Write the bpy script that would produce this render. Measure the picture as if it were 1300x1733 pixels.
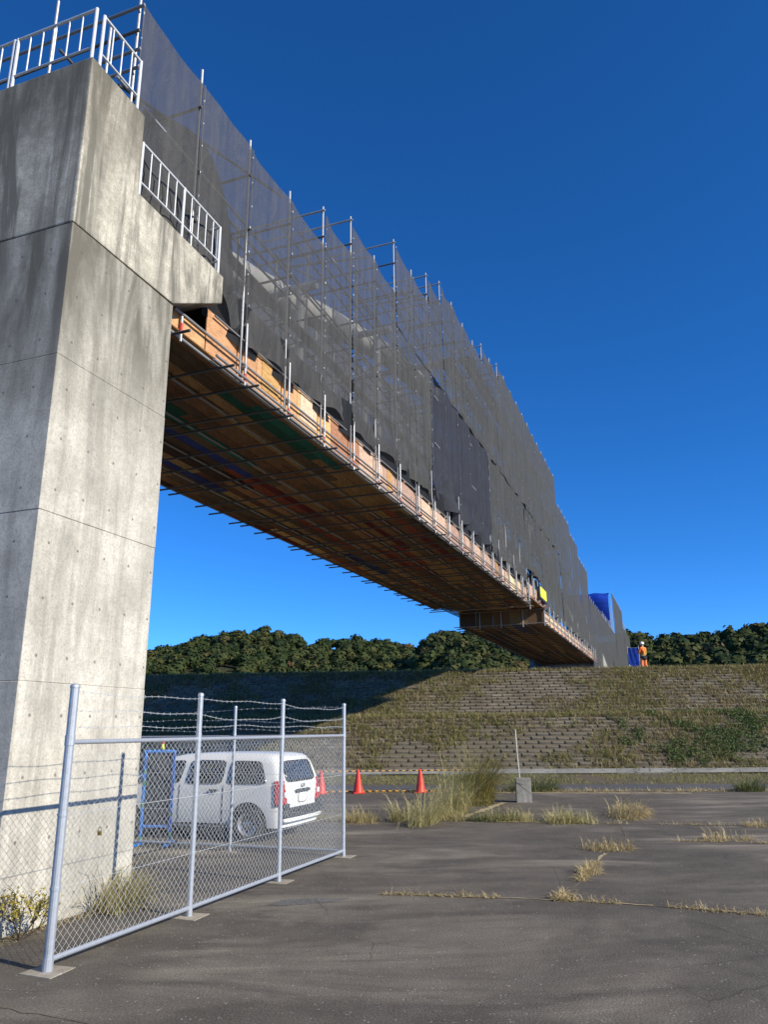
import bpy, bmesh, math, random
import numpy as np
from mathutils import Matrix, Vector, Quaternion
R = math.radians
random.seed(7); rng = np.random.default_rng(7)
for o in list(bpy.data.objects): bpy.data.objects.remove(o)
sc = bpy.context.scene
col = sc.collection

# ------------------------------------------------------------------ camera, sky, sun, exposure
F_PX, PITCH, ROLL, EYE = 1292.4, 0.278525, -0.0103685, 1.87
cam_d = bpy.data.cameras.new('camera'); cam = bpy.data.objects.new('camera', cam_d); col.objects.link(cam)
cam_d.sensor_fit = 'HORIZONTAL'; cam_d.sensor_width = 36; cam_d.lens = 36*F_PX/1300
cam_d.clip_start = 0.05; cam_d.clip_end = 6000
cp, sp, cr, sr = math.cos(PITCH), math.sin(PITCH), math.cos(ROLL), math.sin(ROLL)
rx = Vector((cr, -sp*sr, cp*sr)); up = Vector((-sr, -sp*cr, cp*cr)); bk = Vector((0, -cp, -sp))
m3 = Matrix((rx, up, bk)).transposed()
cam.matrix_world = Matrix.Translation((0, 0, EYE)) @ m3.to_4x4()
sc.camera = cam

SUN_EL, SUN_AZ = R(28.3), R(122.0)          # azimuth clockwise from +Y
w = bpy.data.worlds.new('World'); sc.world = w; w.use_nodes = True
wn = w.node_tree.nodes; wl = w.node_tree.links
bg = wn['Background']; sky = wn.new('ShaderNodeTexSky'); sky.sky_type = 'NISHITA'
sky.sun_disc = False; sky.sun_elevation = SUN_EL; sky.sun_rotation = SUN_AZ
sky.air_density = 0.6; sky.dust_density = 0.0; sky.ozone_density = 10.0; sky.altitude = 0
hs = wn.new('ShaderNodeHueSaturation'); hs.inputs['Saturation'].default_value = 1.10; wl.new(sky.outputs[0], hs.inputs['Color'])
wl.new(hs.outputs[0], bg.inputs[0]); bg.inputs[1].default_value = 0.135
sun_d = bpy.data.lights.new('sun', 'SUN'); sun_d.energy = 4.15; sun_d.angle = R(0.53); sun_d.color = (1, .925, .78)
sun = bpy.data.objects.new('sun', sun_d); col.objects.link(sun)
sdir = Vector((math.sin(SUN_AZ)*math.cos(SUN_EL), math.cos(SUN_AZ)*math.cos(SUN_EL), math.sin(SUN_EL)))
sun.rotation_euler = sdir.to_track_quat('Z', 'Y').to_euler(); sun.location = (30, -20, 40)
vs = sc.view_settings; vs.view_transform = 'Standard'; vs.look = 'None'; vs.exposure = 0.65; vs.gamma = 1
sc.cycles.transparent_max_bounces = 24; sc.cycles.max_bounces = 8

# ------------------------------------------------------------------ materials
MATS = {}
def mat(name, rgb=(.5, .5, .5), rough=.7, metal=0.0, spec=.4):
    m = bpy.data.materials.new(name); m.use_nodes = True
    b = m.node_tree.nodes['Principled BSDF']
    b.inputs['Base Color'].default_value = (*rgb, 1); b.inputs['Roughness'].default_value = rough
    b.inputs['Metallic'].default_value = metal; b.inputs['Specular IOR Level'].default_value = spec
    MATS[name] = m; return m
class NT:
    """small node helper"""
    def __init__(s, m): s.m = m; s.t = m.node_tree; s.n = s.t.nodes; s.l = s.t.links; s.b = s.n.get('Principled BSDF')
    def new(s, typ, **kw):
        nd = s.n.new(typ)
        for k, v in kw.items(): setattr(nd, k, v)
        return nd
    def link(s, a, b): s.l.new(a, b)
    def pos(s, scale=(1, 1, 1), coord='Object', obj=None):
        if coord == 'World': o = s.new('ShaderNodeNewGeometry').outputs['Position']
        else:
            tc = s.new('ShaderNodeTexCoord'); o = tc.outputs[coord]
        mp = s.new('ShaderNodeMapping'); mp.inputs['Scale'].default_value = scale; s.link(o, mp.inputs[0]); return mp.outputs[0]
    def noise(s, vec, scale, detail=4, rough=.55, dist=0.0):
        nd = s.new('ShaderNodeTexNoise'); nd.inputs['Scale'].default_value = scale; nd.inputs['Detail'].default_value = detail
        nd.inputs['Roughness'].default_value = rough; nd.inputs['Distortion'].default_value = dist
        s.link(vec, nd.inputs['Vector']); return nd.outputs['Fac']
    def ramp(s, fac, stops):
        nd = s.new('ShaderNodeValToRGB'); cr = nd.color_ramp
        while len(cr.elements) < len(stops): cr.elements.new(.5)
        for e, (p, c) in zip(cr.elements, stops):
            e.position = p; e.color = (*c, 1) if not isinstance(c, (int, float)) else (c, c, c, 1)
        s.link(fac, nd.inputs[0]); return nd.outputs[0]
    def mix(s, fac, a, b, mode='MIX'):
        nd = s.new('ShaderNodeMix', data_type='RGBA', blend_type=mode)
        for sock, v in ((nd.inputs[0], fac), (nd.inputs[6], a), (nd.inputs[7], b)):
            if isinstance(v, (int, float)): sock.default_value = v
            elif isinstance(v, tuple): sock.default_value = (*v, 1)
            else: s.link(v, sock)
        return nd.outputs[2]
    def math(s, op, a, b=0.0, c=0.0):
        nd = s.new('ShaderNodeMath', operation=op)
        for i, v in enumerate((a, b, c)):
            if isinstance(v, (int, float)): nd.inputs[i].default_value = v
            else: s.link(v, nd.inputs[i])
        return nd.outputs[0]
    def bump(s, h, strength=.3, dist=.02):
        nd = s.new('ShaderNodeBump'); nd.inputs['Strength'].default_value = strength; nd.inputs['Distance'].default_value = dist
        s.link(h, nd.inputs['Height']); s.link(nd.outputs[0], s.b.inputs['Normal'])
    def base(s, c): s.link(c, s.b.inputs['Base Color'])
    def rough(s, c): s.link(c, s.b.inputs['Roughness'])

def concrete(name, lo, hi, stain=.5, holes=False, dark_streak=.5, drip=None):
    m = mat(name, hi, .85, spec=.25); t = NT(m)
    p = t.pos((1, 1, 1)); streak = t.pos((2.0, 2.0, .22)); fine = t.pos((1, 1, 1))
    n1 = t.noise(p, 1.3, 6, .6); n2 = t.noise(streak, 1.3, 7, .68, .9); n3 = t.noise(fine, 42, 4, .7); n5 = t.noise(p, 8, 6, .75)
    base = t.ramp(n1, [(.3, lo), (.62, hi)])
    grime = t.ramp(n2, [(.46, 0), (.60, 1)])
    base = t.mix(t.math('MULTIPLY', grime, dark_streak), base, tuple(x*.42 for x in lo))
    light = t.ramp(t.noise(t.pos((7, 7, .2)), 1.3, 3, .5), [(.66, 0), (.73, 1)])
    base = t.mix(t.math('MULTIPLY', light, .55), base, (.62, .6, .54))
    pit = t.ramp(n3, [(.36, 0), (.52, 1)]); blot = t.ramp(n5, [(.38, .0), (.6, 1)])
    base = t.mix(t.math('MULTIPLY', t.math('SUBTRACT', 1.0, pit), .38), base, tuple(x*.4 for x in lo))
    base = t.mix(t.math('MULTIPLY', t.math('SUBTRACT', 1.0, blot), stain), base, tuple(x*.55 for x in lo))
    if drip:
        tz = t.new('ShaderNodeTexCoord'); sz_ = t.new('ShaderNodeSeparateXYZ'); t.link(tz.outputs['Object'], sz_.inputs[0])
        mr = t.new('ShaderNodeMapRange', interpolation_type='SMOOTHSTEP'); t.link(sz_.outputs[2], mr.inputs[0]); mr.inputs[1].default_value = drip[0]; mr.inputs[2].default_value = drip[1]
        wet = t.ramp(t.noise(t.pos((1.5, 1.5, .25)), 1.6, 6, .65, .7), [(.32, .25), (.58, .95)])
        base = t.mix(t.math('MULTIPLY', t.math('MULTIPLY', mr.outputs[0], wet), drip[2]), base, drip[3])
    h = t.math('ADD', t.math('MULTIPLY', n3, .4), t.math('MULTIPLY', n1, .6))
    if holes:
        tc = t.new('ShaderNodeTexCoord'); sep = t.new('ShaderNodeSeparateXYZ'); t.link(tc.outputs['Object'], sep.inputs[0])
        def cell(o, off, pitch):
            f = t.math('FRACT', t.math('DIVIDE', t.math('ADD', o, off+40*pitch), pitch))
            return t.math('MULTIPLY', t.math('SUBTRACT', f, .5), pitch)
        def hole(a):
            a2 = t.math('POWER', t.math('ABSOLUTE', a), 2.0); b2 = t.math('POWER', t.math('ABSOLUTE', cell(sep.outputs[2], -2.06+.305, .61)), 2.0)
            return t.math('LESS_THAN', t.math('SQRT', t.math('ADD', a2, b2)), .018)
        gm = t.new('ShaderNodeNewGeometry'); sn = t.new('ShaderNodeSeparateXYZ')
        vt = t.new('ShaderNodeVectorTransform', vector_type='NORMAL', convert_from='WORLD', convert_to='OBJECT')
        t.link(gm.outputs['True Normal'], vt.inputs[0]); t.link(vt.outputs[0], sn.inputs[0])
        side = t.math('GREATER_THAN', t.math('ABSOLUTE', sn.outputs[0]), .7)
        hA = t.math('MULTIPLY', hole(cell(sep.outputs[1], -6.4+.225, .45)), side)
        hB = t.math('MULTIPLY', hole(cell(sep.outputs[0], 6.55+.225, .45)), t.math('SUBTRACT', 1.0, side))
        hh = t.math('ADD', hA, hB)
        base = t.mix(t.math('MULTIPLY', hh, .65), base, (.09, .085, .075)); h = t.math('SUBTRACT', h, hh)
    t.base(base); t.bump(h, .45, .012); return m

concrete('concrete_shaft', (.40, .375, .315), (.62, .585, .50), .26, True, .38, (4.3, 7.4, 1.0, (.12, .11, .085)))
concrete('concrete_cap', (.30, .28, .225), (.62, .575, .47), .42, False, .9, (8.6, 10.2, 1.0, (.115, .104, .078)))
concrete('concrete_plain', (.25, .24, .21), (.42, .4, .36), .4, False, .4)
concrete('footing', (.30, .26, .2), (.44, .39, .31), .4, False, .2)

# asphalt
def asphalt(name, base_lo, base_hi, dust=(.23, .21, .17), dust_amt=.75):
    m = mat(name, base_hi, .85, spec=.35); t = NT(m)
    p = t.pos((1, 1, 1)); st = t.pos((.75, .75, 1))
    big = t.noise(p, .22, 5, .6, .6); sm = t.noise(p, 55, 3, .75); mid = t.noise(p, 2.1, 6, .65)
    c = t.ramp(mid, [(.3, base_lo), (.68, base_hi)])
    dm = t.ramp(big, [(.42, 0), (.60, 1)]); dm2 = t.ramp(t.noise(t.pos((.4, 1.4, 1)), .7, 5, .65, .8), [(.43, 0), (.70, 1)])
    c = t.mix(t.math('MULTIPLY', t.math('MULTIPLY', dm, dm2), dust_amt), c, dust)
    dk = t.ramp(t.noise(t.pos((.9, .5, 1)), .55, 6, .7, 1.2), [(.28, 1), (.46, 0)])
    c = t.mix(t.math('MULTIPLY', dk, .18), c, tuple(x*.55 for x in base_lo))
    vo = t.new('ShaderNodeTexVoronoi'); vo.inputs['Scale'].default_value = 26; t.link(p, vo.inputs['Vector'])
    speck = t.ramp(vo.outputs['Distance'], [(.12, 1), (.26, 0)])
    sel = t.ramp(t.noise(p, 9, 2, .5), [(.52, 0), (.62, 1)])
    c = t.mix(t.math('MULTIPLY', t.math('MULTIPLY', speck, sel), .75), c, (.42, .4, .36))
    ve = t.new('ShaderNodeTexVoronoi', feature='DISTANCE_TO_EDGE'); ve.inputs['Scale'].default_value = .42
    dn = t.new('ShaderNodeTexNoise'); dn.inputs['Scale'].default_value = 3.0; dn.inputs['Detail'].default_value = 5; t.link(p, dn.inputs['Vector'])
    mv = t.new('ShaderNodeMix', data_type='VECTOR'); mv.inputs[0].default_value = .09; t.link(p, mv.inputs[4]); t.link(dn.outputs['Color'], mv.inputs[5]); t.link(mv.outputs[1], ve.inputs['Vector'])
    ck = t.math('MULTIPLY', t.ramp(ve.outputs['Distance'], [(.0015, 1), (.004, 0)]), t.ramp(t.noise(p, .5, 3, .5), [(.5, 0), (.58, 1)]))
    c = t.mix(t.math('MULTIPLY', ck, .5), c, (.022, .02, .018))
    g = t.ramp(sm, [(.33, .55), (.67, 1.4)]); c = t.mix(1.0, c, g, 'MULTIPLY')
    t.base(c); t.bump(t.math('ADD', sm, t.math('MULTIPLY', mid, .5)), .8, .012); return m
asphalt('asphalt_lot', (.080, .067, .050), (.126, .108, .082), dust=(.34, .295, .22), dust_amt=.9)
asphalt('asphalt_road', (.075, .074, .072), (.105, .103, .098), dust_amt=.3)
asphalt('asphalt_patch', (.10, .096, .086), (.14, .132, .118), dust_amt=.4)

def noisy(name, stops, scale=6, rough=.9, bumps=.4, bscale=30, spec=.2, coord='Object', stretch=(1, 1, 1)):
    m = mat(name, (.3, .3, .3), rough, spec=spec); t = NT(m); p = t.pos(stretch, coord)
    t.base(t.ramp(t.noise(p, scale, 6, .65), stops)); t.bump(t.noise(p, bscale, 4, .6), bumps, .02); return m
noisy('soil', [(.3, (.10, .082, .055)), (.6, (.17, .14, .095)), (.75, (.12, .13, .05))], 3.0)
noisy('land', [(.3, (.075, .085, .03)), (.6, (.13, .12, .055)), (.75, (.09, .10, .04))], .8)
noisy('levee_soil', [(.3, (.085, .069, .047)), (.55, (.14, .113, .075)), (.75, (.12, .12, .05))], 2.2)
noisy('levee_block', [(.3, (.10, .083, .058)), (.55, (.185, .158, .116)), (.75, (.31, .275, .215))], 1.3, bscale=14)
noisy('hill_soil', [(.3, (.03, .035, .014)), (.7, (.06, .055, .025))], .1)
noisy('straw_litter', [(.3, (.28, .215, .12)), (.6, (.46, .38, .235)), (.75, (.17, .13, .08))], 14)

def leafmat(name, stops, rough=.65, trans=.25):
    m = mat(name, stops[0][1], rough, spec=.25); t = NT(m)
    g = t.new('ShaderNodeNewGeometry'); c = t.ramp(g.outputs['Random Per Island'], stops); t.base(c)
    tr = t.new('ShaderNodeBsdfTranslucent'); t.link(c, tr.inputs[0])
    mx = t.new('ShaderNodeMixShader'); mx.inputs[0].default_value = trans
    out = t.n['Material Output']; t.link(t.b.outputs[0], mx.inputs[1]); t.link(tr.outputs[0], mx.inputs[2]); t.link(mx.outputs[0], out.inputs[0]); return m
leafmat('grass_dry', [(0, (.50, .39, .19)), (.45, (.62, .50, .28)), (.8, (.42, .32, .14)), (1, (.27, .23, .09))])
leafmat('grass_pale', [(0, (.46, .40, .17)), (.5, (.56, .48, .24)), (.8, (.30, .31, .10)), (1, (.60, .48, .25))])
leafmat('grass_olive', [(0, (.17, .19, .045)), (.45, (.27, .25, .065)), (.8, (.34, .27, .09)), (1, (.38, .24, .10))])
leafmat('grass_green', [(0, (.09, .13, .035)), (.5, (.15, .18, .06)), (.8, (.20, .20, .075)), (1, (.27, .23, .11))])
leafmat('levee_dry', [(0, (.30, .24, .125)), (.4, (.38, .31, .165)), (.7, (.22, .17, .09)), (1, (.26, .245, .095))])
leafmat('levee_green', [(0, (.17, .18, .055)), (.5, (.25, .245, .08)), (.8, (.30, .27, .11)), (1, (.13, .15, .04))])
leafmat('weed_leaf', [(0, (.055, .095, .028)), (.5, (.08, .125, .035)), (1, (.13, .15, .05))])
leafmat('yellow_leaf', [(0, (.5, .37, .06)), (.5, (.38, .33, .08)), (1, (.24, .2, .06))])
def forestmat(name, cols):
    m = mat(name, cols[0], .75, spec=.15); t = NT(m); at = t.new('ShaderNodeAttribute', attribute_name='tone')
    n = len(cols); c = t.ramp(at.outputs['Fac'], [(i/(n-1), k) for i, k in enumerate(cols)])
    g = t.new('ShaderNodeNewGeometry'); v = t.ramp(g.outputs['Random Per Island'], [(0, .82), (1, 1.18)])
    t.base(t.mix(1.0, c, v, 'MULTIPLY')); return m
forestmat('forest_leaf', [(.016, .029, .010), (.026, .040, .012), (.036, .050, .014), (.047, .056, .016), (.058, .060, .018), (.072, .060, .022), (.09, .058, .024), (.20, .14, .022)])

def galv(name, c, rough=.42, metal=.55):
    m = mat(name, c, rough, metal); t = NT(m); p = t.pos((1, 1, 1), 'World'); n = t.noise(p, 22, 5, .7)
    t.base(t.ramp(n, [(.3, tuple(x*.72 for x in c)), (.65, c)])); t.rough(t.ramp(n, [(.3, .6), (.7, rough)])); return m
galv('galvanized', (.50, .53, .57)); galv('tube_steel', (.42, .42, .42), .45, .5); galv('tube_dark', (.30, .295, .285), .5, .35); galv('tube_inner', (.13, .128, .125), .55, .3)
galv('wire', (.62, .64, .65), .4, .45); galv('pipe_white', (.66, .66, .63), .4, 0.0); galv('rail_paint', (.66, .68, .69), .4, .15)
mat('red_paint', (.42, .035, .03), .5); mat('blue_paint', (.03, .22, .68), .45); mat('green_paint', (.03, .22, .09), .5)
mat('dark_board', (.045, .055, .06), .6); mat('black_rubber', (.018, .018, .02), .75); mat('black_cloth', (.02, .022, .027), .9)
mat('cone_red', (.70, .045, .025), .45); mat('bar_black', (.02, .02, .02), .5); mat('white_plastic', (.78, .78, .76), .35)
mat('sign_yellow', (.82, .80, .03), .5); mat('brass', (.42, .3, .09), .35, .8); mat('wood_brown', (.2, .13, .07), .8)
mat('orange_cloth', (.85, .17, .035), .8); mat('yellow_cloth', (.80, .72, .10), .8); mat('trouser', (.72, .23, .09), .85)
mat('skin', (.45, .26, .17), .6); mat('helmet', (.8, .8, .8), .3)
mat('car_paint', (.74, .74, .72), .22, spec=.5); mat('car_glass', (.015, .018, .022), .06, spec=.8); mat('car_trim', (.035, .037, .04), .55)
mat('lamp_red', (.42, .008, .014), .18); mat('lamp_clear', (.7, .68, .66), .2); mat('hub_silver', (.5, .5, .5), .35, .7)
mat('plate_white', (.75, .77, .74), .5); mat('bark', (.07, .055, .04), .9)
m = mat('bar_stripes', (.02, .02, .02), .5); t = NT(m); tc = t.new('ShaderNodeTexCoord'); sx = t.new('ShaderNodeSeparateXYZ'); t.link(tc.outputs['Object'], sx.inputs[0])
t.base(t.mix(t.math('GREATER_THAN', t.math('FRACT', t.math('MULTIPLY', sx.outputs[2], 4.7)), .5), (.02, .02, .02), (.75, .36, .04)))
m = mat('stake_paint', (.75, .74, .7), .5); t = NT(m); tc = t.new('ShaderNodeTexCoord'); sx = t.new('ShaderNodeSeparateXYZ'); t.link(tc.outputs['Object'], sx.inputs[0])
t.base(t.mix(t.math('LESS_THAN', sx.outputs[2], .52), (.58, .56, .48), (.55, .41, .2)))
def plywood(name, c):
    m = mat(name, c, .75, spec=.25); t = NT(m)
    p = t.pos((6, 1.0, 6), 'World'); oi = t.new('ShaderNodeObjectInfo')
    n = t.noise(p, 2.6, 6, .7, .8); a = t.ramp(n, [(.3, tuple(x*.55 for x in c)), (.6, c), (.8, tuple(min(1, x*1.2) for x in c))])
    hs = t.new('ShaderNodeHueSaturation'); t.link(a, hs.inputs['Color'])
    t.link(t.math('ADD', t.math('MULTIPLY', oi.outputs['Random'], .9), .5), hs.inputs['Value'])
    t.link(t.math('ADD', t.math('MULTIPLY', oi.outputs['Random'], .035), .482), hs.inputs['Hue'])
    t.base(hs.outputs[0]); t.bump(n, .3, .01); return m
plywood('ply_brown', (.40, .205, .085)); plywood('ply_orange', (.56, .29, .145)); plywood('ply_dark', (.21, .12, .06)); plywood('ply_pink', (.58, .39, .28))
plywood('form_brown', (.30, .155, .06)); plywood('form_orange', (.52, .27, .10)); plywood('form_dark', (.12, .07, .036))
plywood('ply_green', (.015, .12, .075)); plywood('ply_red', (.26, .045, .022)); plywood('ply_blue', (.03, .055, .2)); plywood('ply_pale', (.58, .42, .26))

def netmat(name, c, alpha, trans=.25):
    m = bpy.data.materials.new(name); m.use_nodes = True; MATS[name] = m; t = NT(m)
    b = t.b; b.inputs['Base Color'].default_value = (*c, 1); b.inputs['Roughness'].default_value = .75; b.inputs['Specular IOR Level'].default_value = .25
    p = t.pos((1, 5.0, .22)); n = t.noise(p, 1.1, 5, .6); cr_ = t.noise(t.pos((1, 1.6, .8)), 1.4, 6, .62, 1.6); t.bump(cr_, .8, .07); n = t.math('ADD', t.math('MULTIPLY', n, .55), t.math('MULTIPLY', cr_, .45)); t.base(t.ramp(n, [(.3, tuple(x*.72 for x in c)), (.7, tuple(x*1.25 for x in c))]))
    tl = t.new('ShaderNodeBsdfTranslucent'); tl.inputs[0].default_value = (*c, 1)
    m1 = t.new('ShaderNodeMixShader'); m1.inputs[0].default_value = trans; t.link(b.outputs[0], m1.inputs[1]); t.link(tl.outputs[0], m1.inputs[2])
    tr = t.new('ShaderNodeBsdfTransparent'); m2 = t.new('ShaderNodeMixShader')
    t.link(t.ramp(n, [(.3, max(0, alpha-.09)), (.68, min(1, alpha+.07))]), m2.inputs[0])
    t.link(tr.outputs[0], m2.inputs[1]); t.link(m1.outputs[0], m2.inputs[2]); t.link(m2.outputs[0], t.n['Material Output'].inputs[0]); return m
netmat('net_near', (.096, .094, .090), .73); netmat('net_mid', (.086, .086, .080), .82); netmat('net_low', (.082, .083, .078), .88)
netmat('net_dark', (.040, .043, .054), .98); netmat('net_far', (.082, .083, .078), .95); netmat('net_inner', (.07, .07, .07), .93); netmat('net_black', (.018, .019, .021), .97)
m = noisy('blue_tarp', [(.3, (.006, .03, .27)), (.7, (.015, .06, .42))], 1.2, .4, .6, 2.0, .5, stretch=(.4, 1, 2))

# ------------------------------------------------------------------ object helpers
def link(o, parent=None, label=None, cat=None, group=None, kind=None):
    col.objects.link(o)
    if parent: o.parent = parent
    if label: o['label'] = label
    if cat: o['category'] = cat
    if group: o['group'] = group
    if kind: o['kind'] = kind
    return o
def empty(name, loc, rz=0.0, label=None, cat=None, group=None, kind=None):
    o = bpy.data.objects.new(name, None); o.location = loc; o.rotation_euler = (0, 0, rz); o.empty_display_size = .2
    return link(o, None, label, cat, group, kind)
def mesh(name, verts, faces, material, smooth=False):
    me = bpy.data.meshes.new(name); me.from_pydata([tuple(v) for v in verts], [], [tuple(f) for f in faces])
    if material: me.materials.append(MATS[material])
    if smooth: me.shade_smooth()
    me.update(); return me
def npmesh(name, V, Fc, material, smooth=False, attr=None):
    """V (n,3), Fc list of int arrays (k,3)/(k,4)"""
    me = bpy.data.meshes.new(name); V = np.asarray(V, np.float32); me.vertices.add(len(V)); me.vertices.foreach_set('co', V.ravel())
    loops = np.concatenate([f.ravel() for f in Fc]).astype(np.int32); sizes = np.concatenate([np.full(len(f), f.shape[1]) for f in Fc]).astype(np.int32)
    me.loops.add(len(loops)); me.loops.foreach_set('vertex_index', loops); me.polygons.add(len(sizes))
    me.polygons.foreach_set('loop_start', np.concatenate([[0], np.cumsum(sizes)[:-1]]).astype(np.int32))
    if smooth: me.polygons.foreach_set('use_smooth', np.ones(len(sizes), bool))
    me.materials.append(MATS[material])
    if attr is not None:
        a = me.attributes.new(attr[0], 'FLOAT', 'POINT'); a.data.foreach_set('value', np.asarray(attr[1], np.float32))
    me.update(calc_edges=True); me.validate(); return me
class MB:
    def __init__(s): s.v = []; s.f = []
    def add(s, vs_, fs): b = len(s.v); s.v += [Vector(x) for x in vs_]; s.f += [[i+b for i in f] for f in fs]; return s
    def box(s, c, d, M=None):
        x, y, z = d[0]/2, d[1]/2, d[2]/2; c = Vector(c)
        pts = [Vector(p) for p in ((-x,-y,-z),(x,-y,-z),(x,y,-z),(-x,y,-z),(-x,-y,z),(x,-y,z),(x,y,z),(-x,y,z))]
        if M: pts = [M @ p for p in pts]
        return s.add([c+p for p in pts], [(3,2,1,0),(4,5,6,7),(0,1,5,4),(1,2,6,5),(2,3,7,6),(3,0,4,7)])
    def tube(s, p, q, r, n=8, r2=None, caps=True):
        p, q = Vector(p), Vector(q); d = (q-p).normalized(); a = d.orthogonal().normalized(); b = d.cross(a); r2 = r if r2 is None else r2
        vs_ = []
        for c, rr in ((p, r), (q, r2)):
            for i in range(n): th = 2*math.pi*i/n; vs_.append(c+(a*math.cos(th)+b*math.sin(th))*rr)
        fs = [(i, (i+1) % n, n+(i+1) % n, n+i) for i in range(n)]
        if caps: fs += [tuple(reversed(range(n))), tuple(range(n, 2*n))]
        return s.add(vs_, fs)
    def path(s, pts, r, n=8):
        pts = [Vector(p) for p in pts]; rings = []; ref = None
        for i, p in enumerate(pts):
            d = ((pts[min(i+1, len(pts)-1)]-pts[max(i-1, 0)])).normalized()
            if ref is None: ref = d.orthogonal().normalized()
            a = (ref-d*ref.dot(d)).normalized(); ref = a; b = d.cross(a); rr = r[i] if isinstance(r, (list, tuple)) else r
            rings.append([p+(a*math.cos(2*math.pi*k/n)+b*math.sin(2*math.pi*k/n))*rr for k in range(n)])
        fs = [(i*n+k, i*n+(k+1) % n, (i+1)*n+(k+1) % n, (i+1)*n+k) for i in range(len(pts)-1) for k in range(n)]
        fs += [tuple(reversed(range(n))), tuple(range((len(pts)-1)*n, len(pts)*n))]
        return s.add([v for rg in rings for v in rg], fs)
    def lathe(s, prof, n=20, c=(0, 0, 0)):
        c = Vector(c); k = len(prof)
        vs_ = [c+Vector((r*math.cos(2*math.pi*i/n), r*math.sin(2*math.pi*i/n), z)) for i in range(n) for r, z in prof]
        fs = [(i*k+j, ((i+1) % n)*k+j, ((i+1) % n)*k+j+1, i*k+j+1) for i in range(n) for j in range(k-1)]
        return s.add(vs_, fs)
    def prism(s, poly, x0, x1):
        """poly in (y,z), extruded along x"""
        n = len(poly); vs_ = [(x0, y, z) for y, z in poly]+[(x1, y, z) for y, z in poly]
        return s.add(vs_, [tuple(range(n)), tuple(reversed(range(n, 2*n)))]+[(i, n+i, n+(i+1) % n, (i+1) % n) for i in range(n)])
    def obj(s, name, material, parent=None, smooth=False, bevel=0, loc=None, rz=0.0, fix=True, **kw):
        me = mesh(name, s.v, s.f, material)
        if fix or bevel:
            bm = bmesh.new(); bm.from_mesh(me)
            if fix: bmesh.ops.recalc_face_normals(bm, faces=bm.faces)
            if bevel: bmesh.ops.bevel(bm, geom=[e for e in bm.edges if len(e.link_faces) == 2 and e.calc_face_angle(0) > .5], offset=bevel, segments=2 if bevel > .012 else 1, affect='EDGES', profile=.6)
            bm.to_mesh(me); bm.free()
        if smooth: me.shade_smooth()
        o = bpy.data.objects.new(name, me)
        if loc is not None: o.location = loc; o.rotation_euler = (0, 0, rz)
        return link(o, parent, **kw)
_unit = {}
def tube(name, p, q, r, material, parent, n=8, **kw):
    """a straight tube as an object of its own; alike tubes share one unit mesh"""
    key = (material, n)
    if key not in _unit:
        b = MB().tube((0, 0, 0), (0, 0, 1), 1, n); _unit[key] = mesh('tube', b.v, b.f, material)
    o = bpy.data.objects.new(name, _unit[key]); p, q = Vector(p), Vector(q); d = q-p
    o.location = p; o.rotation_mode = 'QUATERNION'; o.rotation_quaternion = d.to_track_quat('Z', 'Y'); o.scale = (r, r, d.length)
    return link(o, parent, **kw)
_ubox = {}
def block(name, c, d, material, parent, rot=None, **kw):
    """a box-shaped piece; alike pieces share one unit mesh with eased edges"""
    if material not in _ubox:
        b = MB().box((0, 0, 0), (1, 1, 1)); _ubox[material] = mesh('piece', b.v, b.f, material)
    o = bpy.data.objects.new(name, _ubox[material]); o.location = c; o.scale = d
    if rot: o.rotation_euler = rot
    return link(o, parent, **kw)

# frames: pier/fence frame has local x = right of the bridge line, y = along it
PSI, PB = R(20.0), R(20.4)
def pf(u, v, z=0): return Vector((u*math.sin(PSI)+v*math.cos(PSI), u*math.cos(PSI)-v*math.sin(PSI), z))
P0 = pf(9, -6.5)
def bf(s, w_, z=0): return P0+Vector((s*math.sin(PB)+w_*math.cos(PB), s*math.cos(PB)-w_*math.sin(PB), z))
LA = R(5.0)                                   # the levee runs 5 degrees off the x axis
def lf(e, d, z=0): return Vector((e*math.cos(LA)+d*math.sin(LA), -e*math.sin(LA)+d*math.cos(LA), z))

# ------------------------------------------------------------------ vegetation generators
def blades(P, h, wd, lean, az, curl=.6, nseg=2):
    """grass blades: P (n,3) roots, h length, wd width, lean (rad from vertical), az bearing"""
    n = len(P); d = np.stack([np.sin(az), np.cos(az), np.zeros(n)], 1); side = np.stack([np.cos(az), -np.sin(az), np.zeros(n)], 1)
    up_ = np.array([0, 0, 1.]); rows = [(P-side*wd[:, None]/2, P+side*wd[:, None]/2)]; cur = P.copy(); a = lean.copy()
    for k in range(nseg):
        cur = cur+(d*np.sin(a)[:, None]+up_*np.cos(a)[:, None])*(h/nseg)[:, None]; a = np.clip(a+curl*(.5+.5*a), 0, 2.6)
        wk = wd*(.75 if k < nseg-1 else 0)
        if k < nseg-1: rows.append((cur-side*wk[:, None]/2, cur+side*wk[:, None]/2))
        else: rows.append((cur,))
    V = np.concatenate([np.stack(r, 1) for r in rows], 1); k = V.shape[1]; b = np.arange(n)[:, None]*k
    quads = [b+np.array([[2*i, 2*i+1, 2*i+3, 2*i+2]]) for i in range(nseg-1)]; tri = b+np.array([[k-3, k-2, k-1]])
    V[:, :, 2] = np.maximum(V[:, :, 2], P[:, None, 2]+.004)
    return V.reshape(-1, 3), quads, tri
def grass_obj(name, P, h, wd, lean, az, material, curl=.6, nseg=2, loc=(0, 0, 0), parent=None, **kw):
    V, q, tr = blades(np.asarray(P, float), h, wd, lean, az, curl, nseg)
    o = bpy.data.objects.new(name, npmesh(name, V, q+[tr], material)); o.location = loc; return link(o, parent, **kw)
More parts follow.
